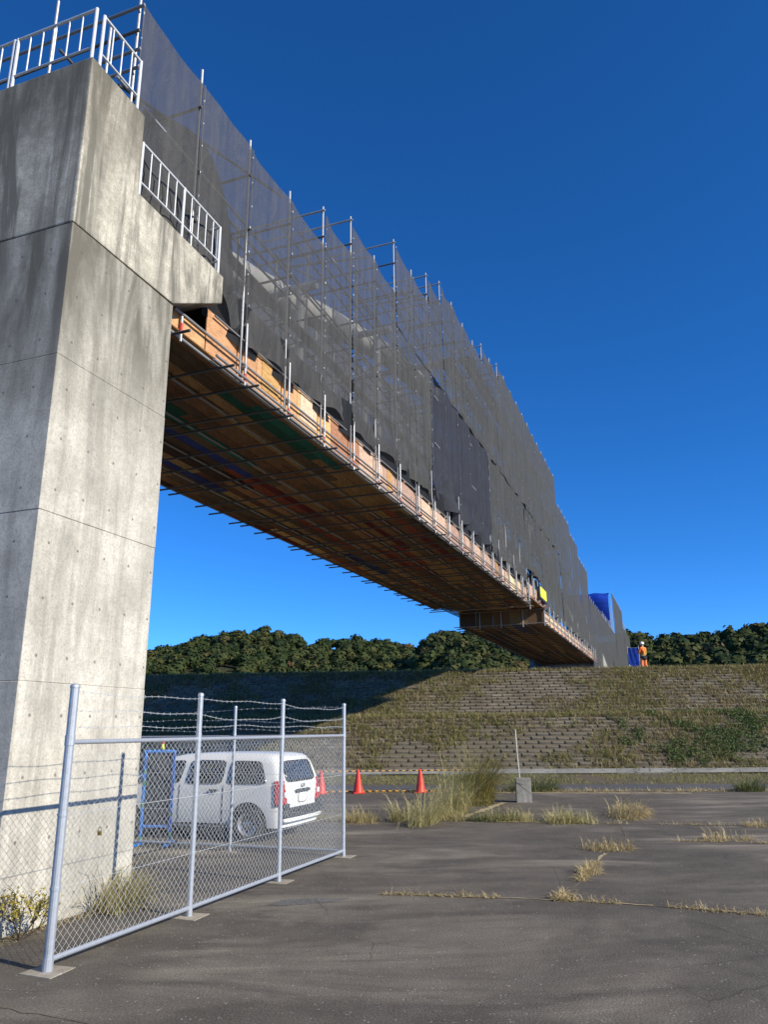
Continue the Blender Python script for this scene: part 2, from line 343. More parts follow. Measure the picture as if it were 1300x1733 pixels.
def tuft(name, loc, rad, n, h, material, lean=.5, label=None, group=None, az0=None, stretch=(1, 1), rot=0, wd=.012, curl=.7, parent=None, cat='grass', nseg=3):
    a = rng.uniform(0, 6.283, n); r_ = rad*np.sqrt(rng.random(n)); x, y = np.cos(a)*r_*stretch[0], np.sin(a)*r_*stretch[1]
    P = np.stack([x*math.cos(rot)-y*math.sin(rot), x*math.sin(rot)+y*math.cos(rot), np.zeros(n)], 1)
    az = np.arctan2(P[:, 0], P[:, 1])+rng.normal(0, .7, n)
    if az0 is not None: az = np.where(rng.random(n) < .7, az0+rng.normal(0, .5, n), az)
    hh = h*rng.uniform(.3, 1.1, n)*np.where(rng.random(n) < .12, 1.55, 1.0)*(.45+.8*vnoise(P[:, 0]+5+loc[0], P[:, 1]+5+loc[1], rad*.45, int(n)))
    return grass_obj(name, P, hh, wd*rng.uniform(.6, 1.3, n), np.abs(rng.normal(lean*.7, lean*.55, n))+.03, az, material, curl, nseg, loc, parent,
                     label=label, cat=cat if label else None, group=group)

# ------------------------------------------------------------------ ground, lot, road, levee
def sheet(name, pts, z, material, **kw):
    me = mesh(name, [(p[0], p[1], z) for p in pts], [tuple(range(len(pts)))], material)
    o = bpy.data.objects.new(name, me); return link(o, kind='structure', **kw)
sheet('ground', [(-2500, -2500), (2500, -2500), (2500, 2500), (-2500, 2500)], -.03, 'land')
q = lambda e, d: lf(e, d)
sheet('parking_lot', [q(-70, -45), q(70, -45), q(70, 25.15), q(-70, 25.15)], 0, 'asphalt_lot')
sheet('verge', [q(-70, 25.15), q(70, 25.15), q(70, 25.95), q(-70, 25.95)], -.004, 'soil')
sheet('road', [q(-90, 25.95), q(90, 25.95), q(90, 28.7), q(-90, 28.7)], -.002, 'asphalt_road')
sheet('grass_verge', [q(-90, 28.7), q(90, 28.7), q(90, 34.9), q(-90, 34.9)], -.008, 'levee_soil')
# levee body: toe kerb, lower slope, berm, upper slope, crest
SL = .5
LOW0, LOW1, UP0, UP1 = (35.05, .12), (39.62, 2.42), (40.95, 2.52), (46.15, 5.10)
prof = [(34.85, -1), (34.85, .06), LOW0, LOW1, UP0, UP1, (47.2, 5.16), (112, 5.2), (122, -1)]
levee = empty('levee', lf(0, 34.85), -LA, kind='structure'); levee['label'] = 'grassy concrete-block flood levee behind the lot'
E0, E1 = -85, 85
MB().prism([(d-34.85, z) for d, z in prof], E0, E1).obj('levee_body', 'levee_soil', levee)
for i in range(34):                              # toe kerb made of precast lengths
    block('kerb_stone', (-42+i*2.5, .11, .05), (2.485, .22, .36+.012*random.uniform(-1, 1)), 'concrete_plain', levee)
# paving blocks in brick bond on both slopes
bw, bh, bt = .56, .34, .11
cells = []
for si, (a, b) in enumerate(((LOW0, LOW1), (UP0, UP1))):
    L_ = math.hypot(b[0]-a[0], b[1]-a[1]); nr = int(L_/(bh+.03))
    for r in range(nr):
        t_ = (r+.5)*L_/nr/L_; d, z = a[0]+(b[0]-a[0])*t_, a[1]+(b[1]-a[1])*t_
        e = -34+(.3 if r % 2 else 0)
        while e < 34:
            if not (si and e > 17.6-(d-41)*.35): cells.append((si, r, e, d, z))
            e += bw+.035
ang = math.atan2(LOW1[1]-LOW0[1], LOW1[0]-LOW0[0])
def block_mesh():
    b = MB(); x, y, z = bw/2, bh/2, bt
    # face tilted like a stepped revetment block: proud at the lower edge
    b.add([(-x, -y, -.05), (x, -y, -.05), (x, y, -.05), (-x, y, -.05), (-x+.02, -y+.02, z), (x-.02, -y+.02, z), (x-.02, y-.02, z*.45), (-x+.02, y-.02, z*.45)],
          [(3,2,1,0),(4,5,6,7),(0,1,5,4),(1,2,6,5),(2,3,7,6),(3,0,4,7)]); return b
bmsh = block_mesh(); bme = mesh('paving_block', bmsh.v, bmsh.f, 'levee_block')
def seen(c): return -9.5 < c[2]-.0 < 19
cells.sort(key=lambda c: (0 if (c[0] == 0 and -3.2 < c[2] < 15.5) else 1, c[0], c[1]))
rest = MB()
for i, (si, r, e, d, z) in enumerate(cells):
    jz = random.uniform(-.05, .0); tl = random.uniform(-.04, .04)
    if i < 300:
        o = bpy.data.objects.new('paving_block', bme); o.location = (e, d-34.85, z+jz); o.rotation_euler = (ang+tl, random.uniform(-.03, .03), 0); link(o, levee)
    else:
        M = Matrix.Rotation(ang+tl, 3, 'X'); rest.add([Vector((e, d-34.85, z+jz))+M @ v for v in bmsh.v], bmsh.f)
rest.obj('paving_blocks_beyond', 'levee_block', levee, fix=False, kind='stuff')

def levee_z(d):
    return np.interp(d, [34.9, LOW0[0], LOW1[0], UP0[0], UP1[0], 47.2, 110], [.1, .14, LOW1[1], UP0[1], UP1[1], 5.16, 5.2])
def vnoise(x, y, s, seed=0):
    """cheap smooth value noise"""
    r2 = np.random.default_rng(seed); T = r2.random((64, 64)); x, y = x/s, y/s; xi, yi = np.floor(x).astype(int), np.floor(y).astype(int)
    fx, fy = x-xi, y-yi; fx, fy = fx*fx*(3-2*fx), fy*fy*(3-2*fy); g = lambda a, b: T[a % 64, b % 64]
    return (g(xi, yi)*(1-fx)+g(xi+1, yi)*fx)*(1-fy)+(g(xi, yi+1)*(1-fx)+g(xi+1, yi+1)*fx)*fy
def levee_grass(name, n, material, keep, hmin, hmax, wd, lean, label, per=9):
    e = rng.uniform(-33, 34, n); d = rng.uniform(34.95, 47.6, n); k = keep(e, d); e, d = e[k], d[k]
    e = np.repeat(e, per)+rng.normal(0, .07, len(e)*per); d = np.repeat(d, per)+rng.normal(0, .07, len(d)*per); N = len(e)
    P = np.stack([e*math.cos(LA)+d*math.sin(LA), -e*math.sin(LA)+d*math.cos(LA), levee_z(d)+.035], 1)
    az = rng.uniform(0, 6.283, N); ln = np.abs(rng.normal(lean, .35, N))
    return grass_obj(name, P, rng.uniform(hmin, hmax, N), wd*rng.uniform(.6, 1.4, N), ln, az, material, .5, 2, label=label, cat='grass', kind='stuff')
def dens(e, d):
    f = .6*vnoise(e, d, 2.6, 3)+.4*vnoise(e, d, .8, 4)+.05*(e > 6)
    bare = np.exp(-((e-1.2-(d-38)*.5)/3.6)**2)                      # the clear stretch of blocks in the middle
    berm = np.exp(-((d-40.45)/.5)**2)*1.2+np.exp(-((d-46.6)/.5)**2)*1.2+(e > 17.6-(d-41)*.35)*(d > 40.5)*.6
    return f-.22*bare+.5*berm
levee_grass('dry_grass', 30000, 'levee_dry', lambda e, d: dens(e, d)+rng.normal(0, .06, len(e)) > .42, .12, .34, .024, .75, 'dry straw coloured grass growing between the levee blocks')
levee_grass('green_grass', 17000, 'levee_green', lambda e, d: (dens(e, d)+rng.normal(0, .08, len(e)) > .43) & (vnoise(e, d, 1.7, 9)+.35*np.exp(-((d-40.4)/.5)**2) > .42), .12, .34, .028, .6, 'green grass patches on the levee slope and berm')
levee_grass('crest_grass', 5200, 'levee_dry', lambda e, d: np.abs(d-46.7) < .6, .12, .3, .02, .4, 'short mixed grass along the crest of the levee')
levee_grass('berm_grass', 7500, 'levee_green', lambda e, d: np.abs(d-40.3+.25*vnoise(e, d, 1.5, 77)) < .55, .10, .26, .022, .5, 'yellow-green grass band along the narrow berm halfway up the levee')
# leafy weeds on the right of the lower slope
def leaves(P, size, seed=1):
    r2 = np.random.default_rng(seed); n = len(P); a = r2.normal(size=(n, 3)); a /= np.linalg.norm(a, axis=1)[:, None]; b = np.cross(a, r2.normal(size=(n, 3))); b /= np.linalg.norm(b, axis=1)[:, None]
    s_ = (size*r2.uniform(.6, 1.3, n))[:, None]; V = np.stack([P-a*s_, P+b*s_*.6, P+a*s_, P-b*s_*.6], 1).reshape(-1, 3)
    return V, np.arange(4*n).reshape(-1, 4)
N = 5200; e = rng.uniform(7.5, 20, N); d = rng.uniform(35.1, 40.4, N); k = (vnoise(e, d, 1.5, 21)*.65+vnoise(e, d, .5, 22)*.35+.16*np.exp(-((e-10.5)/3.5)**2)-.10*np.abs(d-37)/3) > .655; e, d = e[k], d[k]
e = np.repeat(e, 7)+rng.normal(0, .1, len(e)*7); d = np.repeat(d, 7)+rng.normal(0, .1, len(d)*7)
P = np.stack([e*math.cos(LA)+d*math.sin(LA), -e*math.sin(LA)+d*math.cos(LA), levee_z(d)+rng.uniform(.04, .3, len(e))], 1)
V, fq = leaves(P, .048); link(bpy.data.objects.new('leafy_weeds', npmesh('leafy_weeds', V, [fq], 'weed_leaf')), label='bright green leafy weeds spreading over the lower levee blocks', cat='weeds', kind='stuff')
# verge grass between road and kerb and along the lot's far edge
N = 26000; e = rng.uniform(-22, 26, N); d = 28.75+(34.8-28.75)*rng.random(N); k = vnoise(e, d, 1.3, 31) > .28; e, d = e[k], d[k]; N = len(e)
P = np.stack([e*math.cos(LA)+d*math.sin(LA), -e*math.sin(LA)+d*math.cos(LA), np.full(N, -.008)], 1)
grass_obj('verge_grass', P, rng.uniform(.05, .16, N), .016*rng.uniform(.6, 1.4, N), np.abs(rng.normal(.5, .4, N)), rng.uniform(0, 6.28, N), 'levee_green', .5, 2, label='short green grass strip between road and levee kerb', cat='grass', kind='stuff')
N = 9000; e = rng.uniform(-16, 22, N); d = rng.normal(25.55, .16, N); k = vnoise(e, d, 1.1, 41) > .3; e, d = e[k], d[k]; N = len(e)
P = np.stack([e*math.cos(LA)+d*math.sin(LA), -e*math.sin(LA)+d*math.cos(LA), np.full(N, 0.0)], 1)
grass_obj('edge_grass', P, rng.uniform(.06, .2, N), .014*rng.uniform(.6, 1.4, N), np.abs(rng.normal(.9, .4, N)), rng.uniform(0, 6.28, N), 'grass_dry', .5, 2, label='dry grass along the far edge of the parking lot', cat='grass', kind='stuff')

# ------------------------------------------------------------------ hills and forest
def crown_protos(k=7):
    out = []
    for i in range(k):
        r2 = np.random.default_rng(100+i); conif = i == k-1
        bm = bmesh.new(); bmesh.ops.create_icosphere(bm, subdivisions=2, radius=1)
        c = np.array([v.co[:] for v in bm.verts]); fi = np.array([[v.index for v in f.verts] for f in bm.faces]); bm.free()
        lob = r2.normal(size=(7, 3)); lob[:, 2] = np.abs(lob[:, 2])*.8; lob /= np.linalg.norm(lob, axis=1)[:, None]
        def radius(dv):
            b = np.max(np.clip(dv @ lob.T, 0, 1)**4, axis=1); return .66+.38*b
        nv = c/np.linalg.norm(c, axis=1)[:, None]
        if conif: core = np.stack([c[:, 0]*.55*(1.15-.5*(c[:, 2]+1)), c[:, 1]*.55*(1.15-.5*(c[:, 2]+1)), c[:, 2]*1.35], 1)
        else: core = nv*(radius(nv)*.86)[:, None]*np.array([1, 1, .85])
        n = 80; dv = r2.normal(size=(n, 3)); dv[:, 2] = dv[:, 2]*.8+.25; dv /= np.linalg.norm(dv, axis=1)[:, None]
        if conif: zz = r2.uniform(-1, 1, n); an = r2.uniform(0, 6.28, n); rr = .6*(1.12-.53*(zz+1)); Q = np.stack([np.cos(an)*rr, np.sin(an)*rr, zz*1.4], 1)
        else: Q = dv*(radius(dv)*r2.uniform(.84, 1.06, n))[:, None]*np.array([1, 1, .85])
        nr = dv+r2.normal(0, .4, (n, 3))+np.array([0, 0, .25]); nr /= np.linalg.norm(nr, axis=1)[:, None]; a = np.cross(nr, r2.normal(size=(n, 3))); a /= np.linalg.norm(a, axis=1)[:, None]; b = np.cross(nr, a)
        sz = r2.uniform(.14, .25, n)[:, None]; LV = np.stack([Q-a*sz, Q+b*sz*.8, Q+a*sz, Q-b*sz*.8], 1).reshape(-1, 3)
        out.append((np.concatenate([core, LV]), fi, np.arange(4*n).reshape(-1, 4)+len(core)))
    return out
PROT = crown_protos()
def hill(name, xs, hs, y0, depth_, back, trees, size, label, seed, conif=.06, kfront=1.0):
    """ridge heights hs (m, tops of trees) at world x positions xs on the ridge line y0; slope falls towards the camera"""
    r2 = np.random.default_rng(seed); top = lambda x: np.interp(x, xs, hs)-size*.85
    def zt(x, y):
        f = np.clip((y-(y0-depth_))/depth_, 0, 1); g = np.clip((y-y0)/back, 0, 1)
        return np.where(y <= y0, top(x)*f**1.05+6*(vnoise(x, y, 26, seed)-.5)*(1-f)*np.clip(f*3, 0, 1), top(x)*(1-g**1.5))
    gx = np.linspace(xs[0], xs[-1], 90); gy = np.linspace(y0-depth_, y0+back, 40); X, Y = np.meshgrid(gx, gy); Z = zt(X, Y); Z[0] = -2; Z[-1] = -2
    V = np.stack([X, Y, Z], -1).reshape(-1, 3); i = np.arange(39)[:, None]*90+np.arange(89)[None]; fq = np.stack([i, i+1, i+91, i+90], -1).reshape(-1, 4)
    link(bpy.data.objects.new(name, npmesh(name, V, [fq], 'hill_soil', True)), kind='structure')
    VV, T3, T4, tone = [], [], [], []; base = 0; n = trees
    x = r2.uniform(xs[0]+4, xs[-1]-4, n); y = y0-depth_*r2.random(n)**1.15*.92+r2.uniform(0, 1, n)*8
    for j in range(n):
        lowf = (y0-y[j])/depth_; ci = 6 if r2.random() < conif else int(r2.integers(0, 6)); V, f3, f4 = PROT[ci]
        s_ = size*.5*(.55+.95*r2.random()**1.6)*(.62 if lowf > .8 else 1)*(.72 if ci == 6 else 1); a = r2.uniform(0, 6.28); c_, n_ = math.cos(a), math.sin(a)
        Rm = np.array([[c_, -n_, 0], [n_, c_, 0], [0, 0, r2.uniform(.85, 1.2)]])
        z = float(zt(np.array([x[j]]), np.array([y[j]]))[0]) if y[j] <= y0+back else 0
        VV.append(V @ Rm.T*s_+np.array([x[j], y[j], z+s_*.75])); T3.append(f3+base); T4.append(f4+base)
        tn = float(np.clip(r2.normal(.30, .17)+(.12 if lowf > .75 else 0), 0, .72)); tn = 1.0 if r2.random() < .0006 else (.8 if r2.random() < .012 else tn)
        tone.append(np.full(len(V), tn)); base += len(V)
    me = npmesh('forest', np.concatenate(VV), [np.concatenate(T3), np.concatenate(T4)], 'forest_leaf', attr=('tone', np.concatenate(tone)))
    link(bpy.data.objects.new('forest', me), label=label, cat='forest', kind='stuff')
D1, D2, D3 = 380, 300, 290
hill('wooded_hill', np.array([-330, -240, -117, -91, -75, -62, -50, -39, -27, -15, 0, 14, 30, 60, 90])*1.0, np.array([36, 34, 41, 47, 49.5, 52, 50, 46, 45.5, 45.8, 44, 42, 36, 26, 18])*1.0, D1, 190, 60, 3900, 5.3, 'dark evergreen forest covering the far left hill', 11, .03)
hill('wooded_hill', np.array([-6, 8, 15, 20, 27, 35, 45, 56, 75, 100]), np.array([20, 29, 35, 38.5, 39.6, 39, 34, 27, 22, 18]), D2, 120, 50, 1000, 5.6, 'rounded wooded hill behind the middle of the scaffolded bridge', 12, .02)
hill('wooded_hill', np.array([55, 80, 92, 106, 122, 131, 145, 160, 190, 260]), np.array([24, 33, 36, 35.4, 35.6, 38, 39.2, 42, 46, 50]), D3, 150, 50, 1900, 5.8, 'dark forest covering the hill to the right of the worker', 13, .02)

# ------------------------------------------------------------------ concrete pier
VR, VL = -6.25, -11.3
pier = empty('concrete_pier', pf(0, 0), -PSI, 'tall weathered concrete bridge pier with stepped top and steel guard rails', 'pier')
lifts = [(-.3, 2.40), (2.40, 4.23), (4.23, 6.10), (6.10, 7.87)]
for i, (a, b) in enumerate(lifts):
    g_ = .004*(i % 2)
    MB().prism([(6.2+g_, a+.0005), (8.26-g_, a+.0005), (8.26-g_, b-.0005), (6.2+g_, b-.0005)], VL+g_, VR-g_).obj('concrete_lift', 'concrete_shaft', pier, bevel=.007)
    MB().prism([(6.24, a-.01), (8.22, a-.01), (8.22, a+.02), (6.24, a+.02)], VL+.03, VR-.03).obj('joint_filler', 'concrete_plain', pier) if i else None
MB().prism([(6.195, 7.873), (8.24, 7.893), (9.51, 8.61), (9.51, 9.10), (7.29, 9.10), (7.29, 10.385), (6.195, 10.385)], VL-.005, VR+.006).obj('stepped_cap', 'concrete_cap', pier, bevel=.02)
def railing(parent, A, B, n, zb, zt, zlow, mid=None, name='guard_rail'):
    A, B = Vector(A), Vector(B); d = (B-A); L_ = d.length; d.normalize()
    rail = bpy.data.objects.new(name, None); link(rail, parent)
    pts = [A, B]+([A+(B-A)*mid] if mid else [])
    for p in pts: tube('rail_post', (p.x, p.y, zb), (p.x, p.y, zt), .024, 'rail_paint', rail, 10)
    tube('top_rail', (A.x, A.y, zt-.015), (B.x, B.y, zt-.015), .021, 'rail_paint', rail, 10)
    tube('lower_rail', (A.x, A.y, zlow), (B.x, B.y, zlow), .016, 'rail_paint', rail)
    for i in range(1, n):
        p = A+(B-A)*(i/n)
        if mid and abs(i/n-mid) < .4/n: continue
        tube('baluster', (p.x, p.y, zlow), (p.x, p.y, zt-.02), .011, 'rail_paint', rail)
railing(pier, (VR-.09, 6.42, 0), (VR-.09, 7.21, 0), 4, 10.37, 11.33, 10.69)
railing(pier, (VR-.11, 6.29, 0), (VR-1.47, 6.29, 0), 6, 10.37, 11.33, 10.67)
railing(pier, (VR-1.53, 6.29, 0), (VR-2.9, 6.29, 0), 6, 10.37, 11.33, 10.67)
railing(pier, (VR-.08, 7.40, 0), (VR-.08, 9.46, 0), 10, 9.09, 10.05, 9.39, mid=.5)
railing(pier, (VR-.12, 9.46, 0), (VR-1.1, 9.46, 0), 5, 9.09, 10.05, 9.39)

# ------------------------------------------------------------------ chain-link fence with barbed wire
fence = empty('chain_link_fence', pf(5.66, -5.04), -PSI, 'galvanised chain-link fence with barbed wire around the pier and white van', 'fence')
fl = lambda u, v, z=0: Vector((v+5.04, u-5.66, z))
HR, HT = 1.80, 2.28
front = [5.66, 7.68, 9.70, 11.84]; backv = [-5.04, -7.06, -9.08, -11.1]
posts = [(u, -5.04) for u in front]+[(11.84, v) for v in backv[1:]]
for i, (u, v) in enumerate(posts):
    r = .039 if i == 0 else (.030 if i in (1, 2, 3) else .027)
    p = fl(u, v); o = tube('post', (p.x, p.y, -.1), (p.x, p.y, HT), r, 'galvanized', fence, 14)
    MB().lathe([(r*1.12, 0), (r*1.15, .02), (r*.8, .035), (0, .04)], 12, (p.x, p.y, HT-.012)).obj('post_cap', 'galvanized', fence, smooth=True)
    for z in (.03, .62, 1.2, HR): tube('band', (p.x, p.y, z-.028 if z in (.03, HR) else z-.012), (p.x, p.y, z+(.07 if z == .03 else (.06 if z == HR else .012))), r*1.13, 'galvanized', fence, 14)
    a = random.uniform(-.2, .2); MB().add([(p.x-.17+.04*a, p.y-.13, -.05), (p.x+.17, p.y-.15+.05*a, -.05), (p.x+.15, p.y+.16, -.05), (p.x-.16, p.y+.14, -.05),
        (p.x-.17+.04*a, p.y-.13, .006), (p.x+.17, p.y-.15+.05*a, .006), (p.x+.15, p.y+.16, .006), (p.x-.16, p.y+.14, .006)], [(3,2,1,0),(4,5,6,7),(0,1,5,4),(1,2,6,5),(2,3,7,6),(3,0,4,7)]).obj('footing', 'footing', fence)
def mesh_panel(A, B, z0, z1, pitch=.0395, r=.0022, n=4):
    """woven diamonds: every wire zigzags upwards between two columns"""
    A, B = Vector(A), Vector(B); d = (B-A); L_ = d.length; d.normalize(); nc = max(1, int(L_/(pitch/1))); px = L_/nc; nz = int((z1-z0)/(pitch*2.0)); pz = (z1-z0)/nz
    nrm = Vector((-d.y, d.x, 0)); V = []; Fq = []; base = 0; ring = [(math.cos(2*math.pi*k/n), math.sin(2*math.pi*k/n)) for k in range(n)]
    for c in range(nc):
        pts = []
        for k in range(2*nz+1):
            x = (c+((k+c) % 2))*px; x = min(max(x, .0), L_)
            pts.append((x, z0+k*pz/2, r*.8*(1 if k % 2 else -1)))
        for (x, z, o_) in pts:
            cpt = A+d*x+nrm*o_
            for ca, sa in ring: V.append((cpt.x+d.x*ca*r+nrm.x*sa*r, cpt.y+d.y*ca*r+nrm.y*sa*r, z))
        for k in range(len(pts)-1):
            for q_ in range(n): Fq.append((base+k*n+q_, base+k*n+(q_+1) % n, base+(k+1)*n+(q_+1) % n, base+(k+1)*n+q_))
        base += len(pts)*n
    o = bpy.data.objects.new('mesh_panel', npmesh('mesh_panel', V, [np.array(Fq)], 'wire')); return link(o, fence)
def barbed(A, B, sag, seed):
    r2 = random.Random(seed); A, B = Vector(A), Vector(B); n = 26; b = MB(); pts = []
    ph = r2.uniform(0, 6)
    for i in range(n+1):
        t_ = i/n; p = A.lerp(B, t_); p.z += -sag*4*t_*(1-t_)+.012*math.sin(9*t_+ph)*math.sin(math.pi*t_); pts.append(p)
    b.path(pts, .0028, 4)
    d = (B-A).normalized(); per = Vector((-d.y, d.x, 0))
    k = int((B-A).length/.11)
    for i in range(1, k):
        t_ = i/k; f = t_*n; j = min(int(f), n-1); p = pts[j].lerp(pts[j+1], f-j)
        a = r2.uniform(0, 3.14); v = (per*math.cos(a)+Vector((0, 0, 1))*math.sin(a))*.017+d*.006
        b.tube(p-v, p+v, .0018, 3); v2 = (per*math.cos(a+1.4)+Vector((0, 0, 1))*math.sin(a+1.4))*.015-d*.006; b.tube(p-v2, p+v2, .0018, 3)
    b.obj('barbed_wire', 'wire', fence, fix=False)
def bay(A, B, seed):
    d = (B-A).normalized()
    tube('top_rail', (A.x, A.y, HR), (B.x, B.y, HR), .0215, 'galvanized', fence, 12)
    tube('bottom_rail', (A.x, A.y, .085), (B.x, B.y, .085), .0215, 'galvanized', fence, 12)
    mesh_panel(A+d*.03, B-d*.03, .10, HR-.02)
    for z in (.62, 1.2): tube('tension_wire', (A.x, A.y, z), (B.x, B.y, z), .0026, 'wire', fence, 6)
    for j, z in enumerate((1.93, 2.07, 2.24)): barbed(Vector((A.x, A.y, z)), Vector((B.x, B.y, z)), random.Random(seed*7+j).uniform(-.02, .06), seed*5+j)
for i in range(3): bay(fl(front[i], -5.04), fl(front[i+1], -5.04), i+1)
for i in range(3): bay(fl(11.84, backv[i]), fl(11.84, backv[i+1]), i+11)
# padlock hanging on the mesh
pl = MB().box((0, 0, 0), (.04, .018, .035)); pl.path([(-.013, 0, .015), (-.013, 0, .045), (0, 0, .056), (.013, 0, .045), (.013, 0, .015)], .004, 6)
pl.obj('padlock', 'brass', None, loc=pf(6.12, -5.01, 1.0), rz=-PSI, bevel=.003, label='small brass padlock hanging on the chain-link mesh', cat='padlock')

# ------------------------------------------------------------------ bridge inside the scaffold
pb = empty('pipe_bridge', P0, -PB, 'white steel pipe arch bridge seen through the grey netting', 'bridge')
def arch(s): return np.interp(s, [-1, 1, 5, 11, 16, 22, 30, 40, 50, 62, 74], [11.6, 11.9, 12.6, 14.4, 15.7, 16.6, 17.0, 16.6, 15.4, 13.0, 10.5])
MB().path([(-2.5, s, float(arch(s))) for s in np.linspace(-.5, 72, 60)], .40, 16).obj('arch_pipe', 'pipe_white', pb, smooth=True)
MB().path([(-2.5, s, 9.65) for s in np.linspace(1.4, 72, 10)], .34, 14).obj('lower_pipe', 'pipe_white', pb, smooth=True)
for k in range(13):
    s = 6.1+5.35*k; z = float(arch(s))-.42
    tube('cross_strut', (-.75, s, z), (-4.2, s, z), .11, 'pipe_white', pb, 12)
    for w_ in (-1.2, -3.8): tube('hanger', (w_, s, z), (w_, s, 8.6), .11, 'pipe_white', pb, 12)
    tube('floor_beam', (-.75, s, 8.75), (-4.2, s, 8.75), .13, 'pipe_white', pb, 8)

# ------------------------------------------------------------------ scaffold
scf = empty('scaffold', P0, -PB, 'long tube scaffold with plywood deck hung around the pipe bridge', 'scaffold')
BAY = 1.645; S0 = -1.70
def ztop(s):
    """level of the top edge of the netting"""
    for a, b, z in TOPS:
        if a <= s < b: return z
    return 12.6
TOPS = [(-2, 4.88, 12.62), (4.88, 6.52, 13.45), (6.52, 9.81, 14.28), (9.81, 13.1, 15.82), (13.1, 14.75, 16.65), (14.75, 21.33, 17.42), (21.33, 24.62, 18.2), (24.62, 42.7, 18.75),
        (42.7, 49.3, 17.0), (49.3, 54.2, 16.4), (54.2, 60.8, 15.5), (60.8, 74, 13.2), (74, 92, 13.2), (92, 110, 18.5), (110, 118, 17.0), (118, 126, 15.8)]
posts_s = [S0+BAY*k for k in range(78)]
def zdeck(s): return 7.72+.20*min(s, 30)/30 if s < 29.6 else (8.4 if s < 34.6 else 7.55)
for k, s in enumerate(posts_s):
    zt = max(ztop(s-.02), ztop(s+.02))+(.24, .30, .20, .27)[k % 4]; step = ztop(s+.05) > ztop(s-.05)+.2
    z0 = 9.11 if s < .4 else (8.5 if s < 62 else 5.2)
    tube('standard', (-.03, s, z0), (-.03, s, zt), .0243, 'tube_steel', scf)
    if s < 46:
        zi = zt-(.5 if k % 2 else 1.1)
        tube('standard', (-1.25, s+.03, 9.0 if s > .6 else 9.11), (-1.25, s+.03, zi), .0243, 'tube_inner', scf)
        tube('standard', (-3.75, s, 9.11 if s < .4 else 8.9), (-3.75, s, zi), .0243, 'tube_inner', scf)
        tube('standard', (-4.95, s, 9.11 if s < .4 else 8.4), (-4.95, s, zt-.3), .0243, 'tube_steel', scf)
        z = 10.85; j = 0
        while z < zi:
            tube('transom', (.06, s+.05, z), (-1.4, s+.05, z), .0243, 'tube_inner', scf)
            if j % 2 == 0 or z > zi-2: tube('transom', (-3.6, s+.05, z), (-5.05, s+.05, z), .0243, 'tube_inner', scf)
            z += 1.72; j += 1
        if step: tube('transom', (.05, s-.05, zt-.14), (-2.6, s-.05, zt-.14), .0243, 'tube_steel', scf)
        tube('transom', (.05, s-.05, zt-.85), (-4.9, s-.05, zt-.85), .0243, 'tube_inner', scf)
# ledgers, braces and walkway boards per level, stepping with the arch
for lv in range(6):
    z = 10.9+1.72*lv
    runs = [(a, min(b, 46)) for a, b, zt in TOPS if zt > z+.2 and a < 46]
    if not runs: continue
    a, b = max(runs[0][0], S0-.2), runs[-1][1]
    s = a
    while s < b-.5:
        e_ = min(s+4.9, b)
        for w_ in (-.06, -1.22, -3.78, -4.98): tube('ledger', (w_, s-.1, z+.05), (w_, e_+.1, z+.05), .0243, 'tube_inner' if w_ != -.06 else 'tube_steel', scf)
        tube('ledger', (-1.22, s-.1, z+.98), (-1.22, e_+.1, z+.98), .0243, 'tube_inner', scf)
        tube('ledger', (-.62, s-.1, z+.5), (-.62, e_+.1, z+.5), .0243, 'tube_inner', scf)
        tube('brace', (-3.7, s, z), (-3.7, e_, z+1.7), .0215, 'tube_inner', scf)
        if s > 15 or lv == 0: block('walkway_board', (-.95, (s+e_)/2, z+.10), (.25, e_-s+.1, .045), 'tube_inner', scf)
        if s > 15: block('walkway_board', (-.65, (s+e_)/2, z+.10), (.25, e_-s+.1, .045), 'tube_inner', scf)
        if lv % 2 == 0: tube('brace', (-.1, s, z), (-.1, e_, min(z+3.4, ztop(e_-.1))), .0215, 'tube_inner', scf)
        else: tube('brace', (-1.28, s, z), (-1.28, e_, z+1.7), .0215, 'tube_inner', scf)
        s = e_
# tubes closing the near end above the pier
for z, w1 in ((12.47, -5.1), (11.64, -5.1), (11.3, -1.2), (10.6, -5.1)): tube('end_tube', (.1, S0-.05, z), (w1, S0-.05, z), .0243, 'tube_dark', scf)
for w_ in (-.46, -1.6): tube('standard', (w_, S0-.1, 9.11), (w_, S0-.1, 13.2 if w_ < -1 else 12.2), .0243, 'tube_steel', scf)

# deck: boards, underside tubes, side boards, stanchions
PLY = ['form_brown', 'form_brown', 'form_dark', 'form_orange', 'form_brown', 'form_dark', 'form_brown', 'form_dark']
def deck_boards(s0, s1, z, length, wmin=-4.98, wmax=-.02, bwid=.248):
    i = 0; w_ = wmax-bwid/2
    while w_ > wmin:
        s = s0-(i*1.37) % length*.6
        while s < s1:
            a, b = max(s, s0), min(s+length, s1); s += length
            if b-a < .15: continue
            r = random.random(); m_ = 'ply_green' if r < .07 and b < 14 else ('ply_red' if r < .06 or (r < .2 and 8 < b < 22 and -3 < w_ < -.6) else ('ply_blue' if r < .095 else random.choice(PLY)))
            zz = z(a*.5+b*.5)+random.uniform(0, .012)
            block('deck_board', (w_, (a+b)/2, zz), (bwid-.006, b-a-.008, .024), m_, scf)
        w_ -= bwid; i += 1
deck_boards(-.45, 29.6, lambda s: zdeck(s)+.08, 4.0)
deck_boards(34.7, 64.2, lambda s: 7.63, 6.2)
deck_boards(29.6, 34.6, lambda s: 8.5, 5.0)
